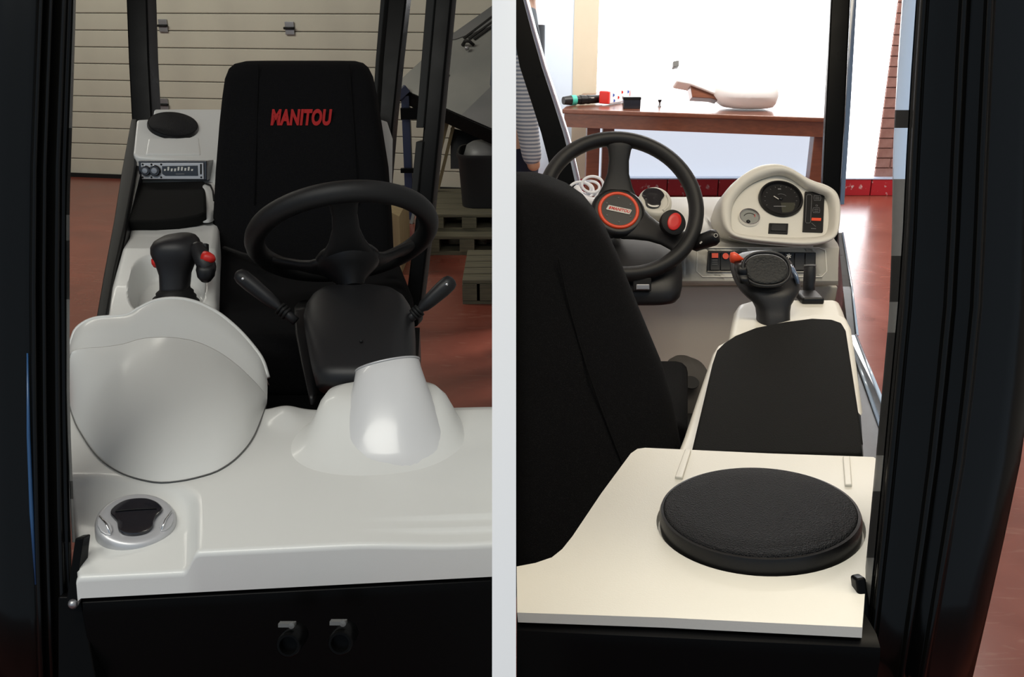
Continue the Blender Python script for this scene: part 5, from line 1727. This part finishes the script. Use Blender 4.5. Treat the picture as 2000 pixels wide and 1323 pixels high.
# clothing: jeans, top, sleeve
skin('jeans', [(0, 0, 1.02), (0, 0, 0.95), (0, -0.09, 0.86), (0.01, -0.10, 0.48), (-0.01, -0.10, 0.08), (0, 0.09, 0.86), (0.01, 0.10, 0.48), (-0.01, 0.10, 0.08)],
     [(0, 1), (1, 2), (2, 3), (3, 4), (1, 5), (5, 6), (6, 7)], [0.105, 0.112, 0.088, 0.066, 0.056, 0.088, 0.066, 0.056], M['denim'], 1)
skin('top', [(0, 0, 0.96), (0, 0, 1.10), (0, 0, 1.28), (0, 0, 1.41), (0.01, 0, 1.47), (0, -0.17, 1.40), (0.01, -0.20, 1.26), (0, 0.17, 1.40), (-0.005, 0.2, 1.26)],
     [(0, 1), (1, 2), (2, 3), (3, 4), (3, 5), (5, 6), (3, 7), (7, 8)], [0.113, 0.112, 0.115, 0.105, 0.065, 0.075, 0.066, 0.075, 0.066], M['shirt'], 2)
skin('sleeve', [(0.005, -0.19, 1.34), (0.02, -0.222, 1.12), (0.06, -0.222, 0.88)], [(0, 1), (1, 2)], [0.058, 0.050, 0.040], M['sleeve'], 1)
skin('sleeve', [(-0.005, 0.19, 1.30), (-0.01, 0.222, 1.14), (0.0, 0.23, 0.96)], [(0, 1), (1, 2)], [0.058, 0.052, 0.043], M['sleeve'], 1)
for sx_, sy_, sz_ in ((0.068, -0.22, 0.82), (0.0, 0.23, 0.87)):
    vv_ = [(sx_, sy_, sz_ + 0.03), (sx_ + 0.004, sy_, sz_ - 0.02), (sx_ + 0.006, sy_, sz_ - 0.05)]
    ee_ = [(0, 1), (1, 2)]
    rr_ = [(0.026, 0.02), (0.034, 0.016), (0.036, 0.014)]
    for k_, (oy_, l_) in enumerate(((-0.026, 0.058), (-0.009, 0.068), (0.009, 0.064), (0.026, 0.050))):
        b_i = len(vv_)
        vv_ += [(sx_ + 0.010, sy_ + oy_, sz_ - 0.065), (sx_ + 0.016, sy_ + oy_, sz_ - 0.065 - l_ * 0.6), (sx_ + 0.008, sy_ + oy_, sz_ - 0.065 - l_)]
        ee_ += [(2, b_i), (b_i, b_i + 1), (b_i + 1, b_i + 2)]
        rr_ += [0.009, 0.0085, 0.007]
    b_i = len(vv_)
    vv_ += [(sx_ + 0.03, sy_ - 0.03, sz_ - 0.02), (sx_ + 0.045, sy_ - 0.036, sz_ - 0.05), (sx_ + 0.045, sy_ - 0.03, sz_ - 0.075)]
    ee_ += [(1, b_i), (b_i, b_i + 1), (b_i + 1, b_i + 2)]
    rr_ += [0.011, 0.009, 0.0075]
    skin('hand', vv_, ee_, rr_, M['skin'], 1)
for sy_ in (-0.10, 0.10):
    obj('shoe', loft([ring((PX + 0.05 + ox_, PY + sy_, z_), (1, 0, 0), (0, 1, 0), rx_, ry_, 24, 2.6) for z_, rx_, ry_, ox_ in ((0.0, 0.13, 0.045, 0.01), (0.03, 0.135, 0.048, 0.01), (0.06, 0.11, 0.044, -0.005), (0.10, 0.06, 0.042, -0.05), (0.12, 0.05, 0.04, -0.055))]), M['rubber'], per, smooth=True)
hd = Vector((PX + 0.02, PY, 1.66))
obj('hair', loft([ring(hd + Vector((-0.012 - 0.01 * (z_ < 0.06), 0, z_)), (1, 0, 0), (0, 1, 0), r_ * 1.12, r_, 28) for z_, r_ in ((-0.02, 0.080), (0.03, 0.092), (0.07, 0.094), (0.11, 0.080), (0.14, 0.05), (0.15, 0.015))]), M['hair'], per, smooth=True)
obj('nose', lathe(hd + Vector((0.088, 0, -0.005)), (1, 0, -0.4), [(0.014, -0.01), (0.011, 0.008), (0.005, 0.018), (0, 0.02)], 14), M['skin'], per, smooth=True)
for sy_ in (-1, 1):
    obj('ear', lathe(hd + Vector((0.0, sy_ * 0.085, 0.0)), (0, sy_, 0), [(0.02, -0.01), (0.026, 0.0), (0.02, 0.008), (0, 0.009)], 16), M['skin'], per, smooth=True)
    obj('eye', lathe(hd + Vector((0.078, sy_ * 0.032, 0.02)), (1, sy_ * 0.3, 0), [(0.011, -0.005), (0.009, 0.002), (0, 0.005)], 12), M['rubber'], per, smooth=True)
obj('mouth', tube([hd + Vector((0.078, y_, -0.05)) for y_ in (-0.02, 0, 0.02)], 0.004, 8), M['red_print'], per, smooth=True)
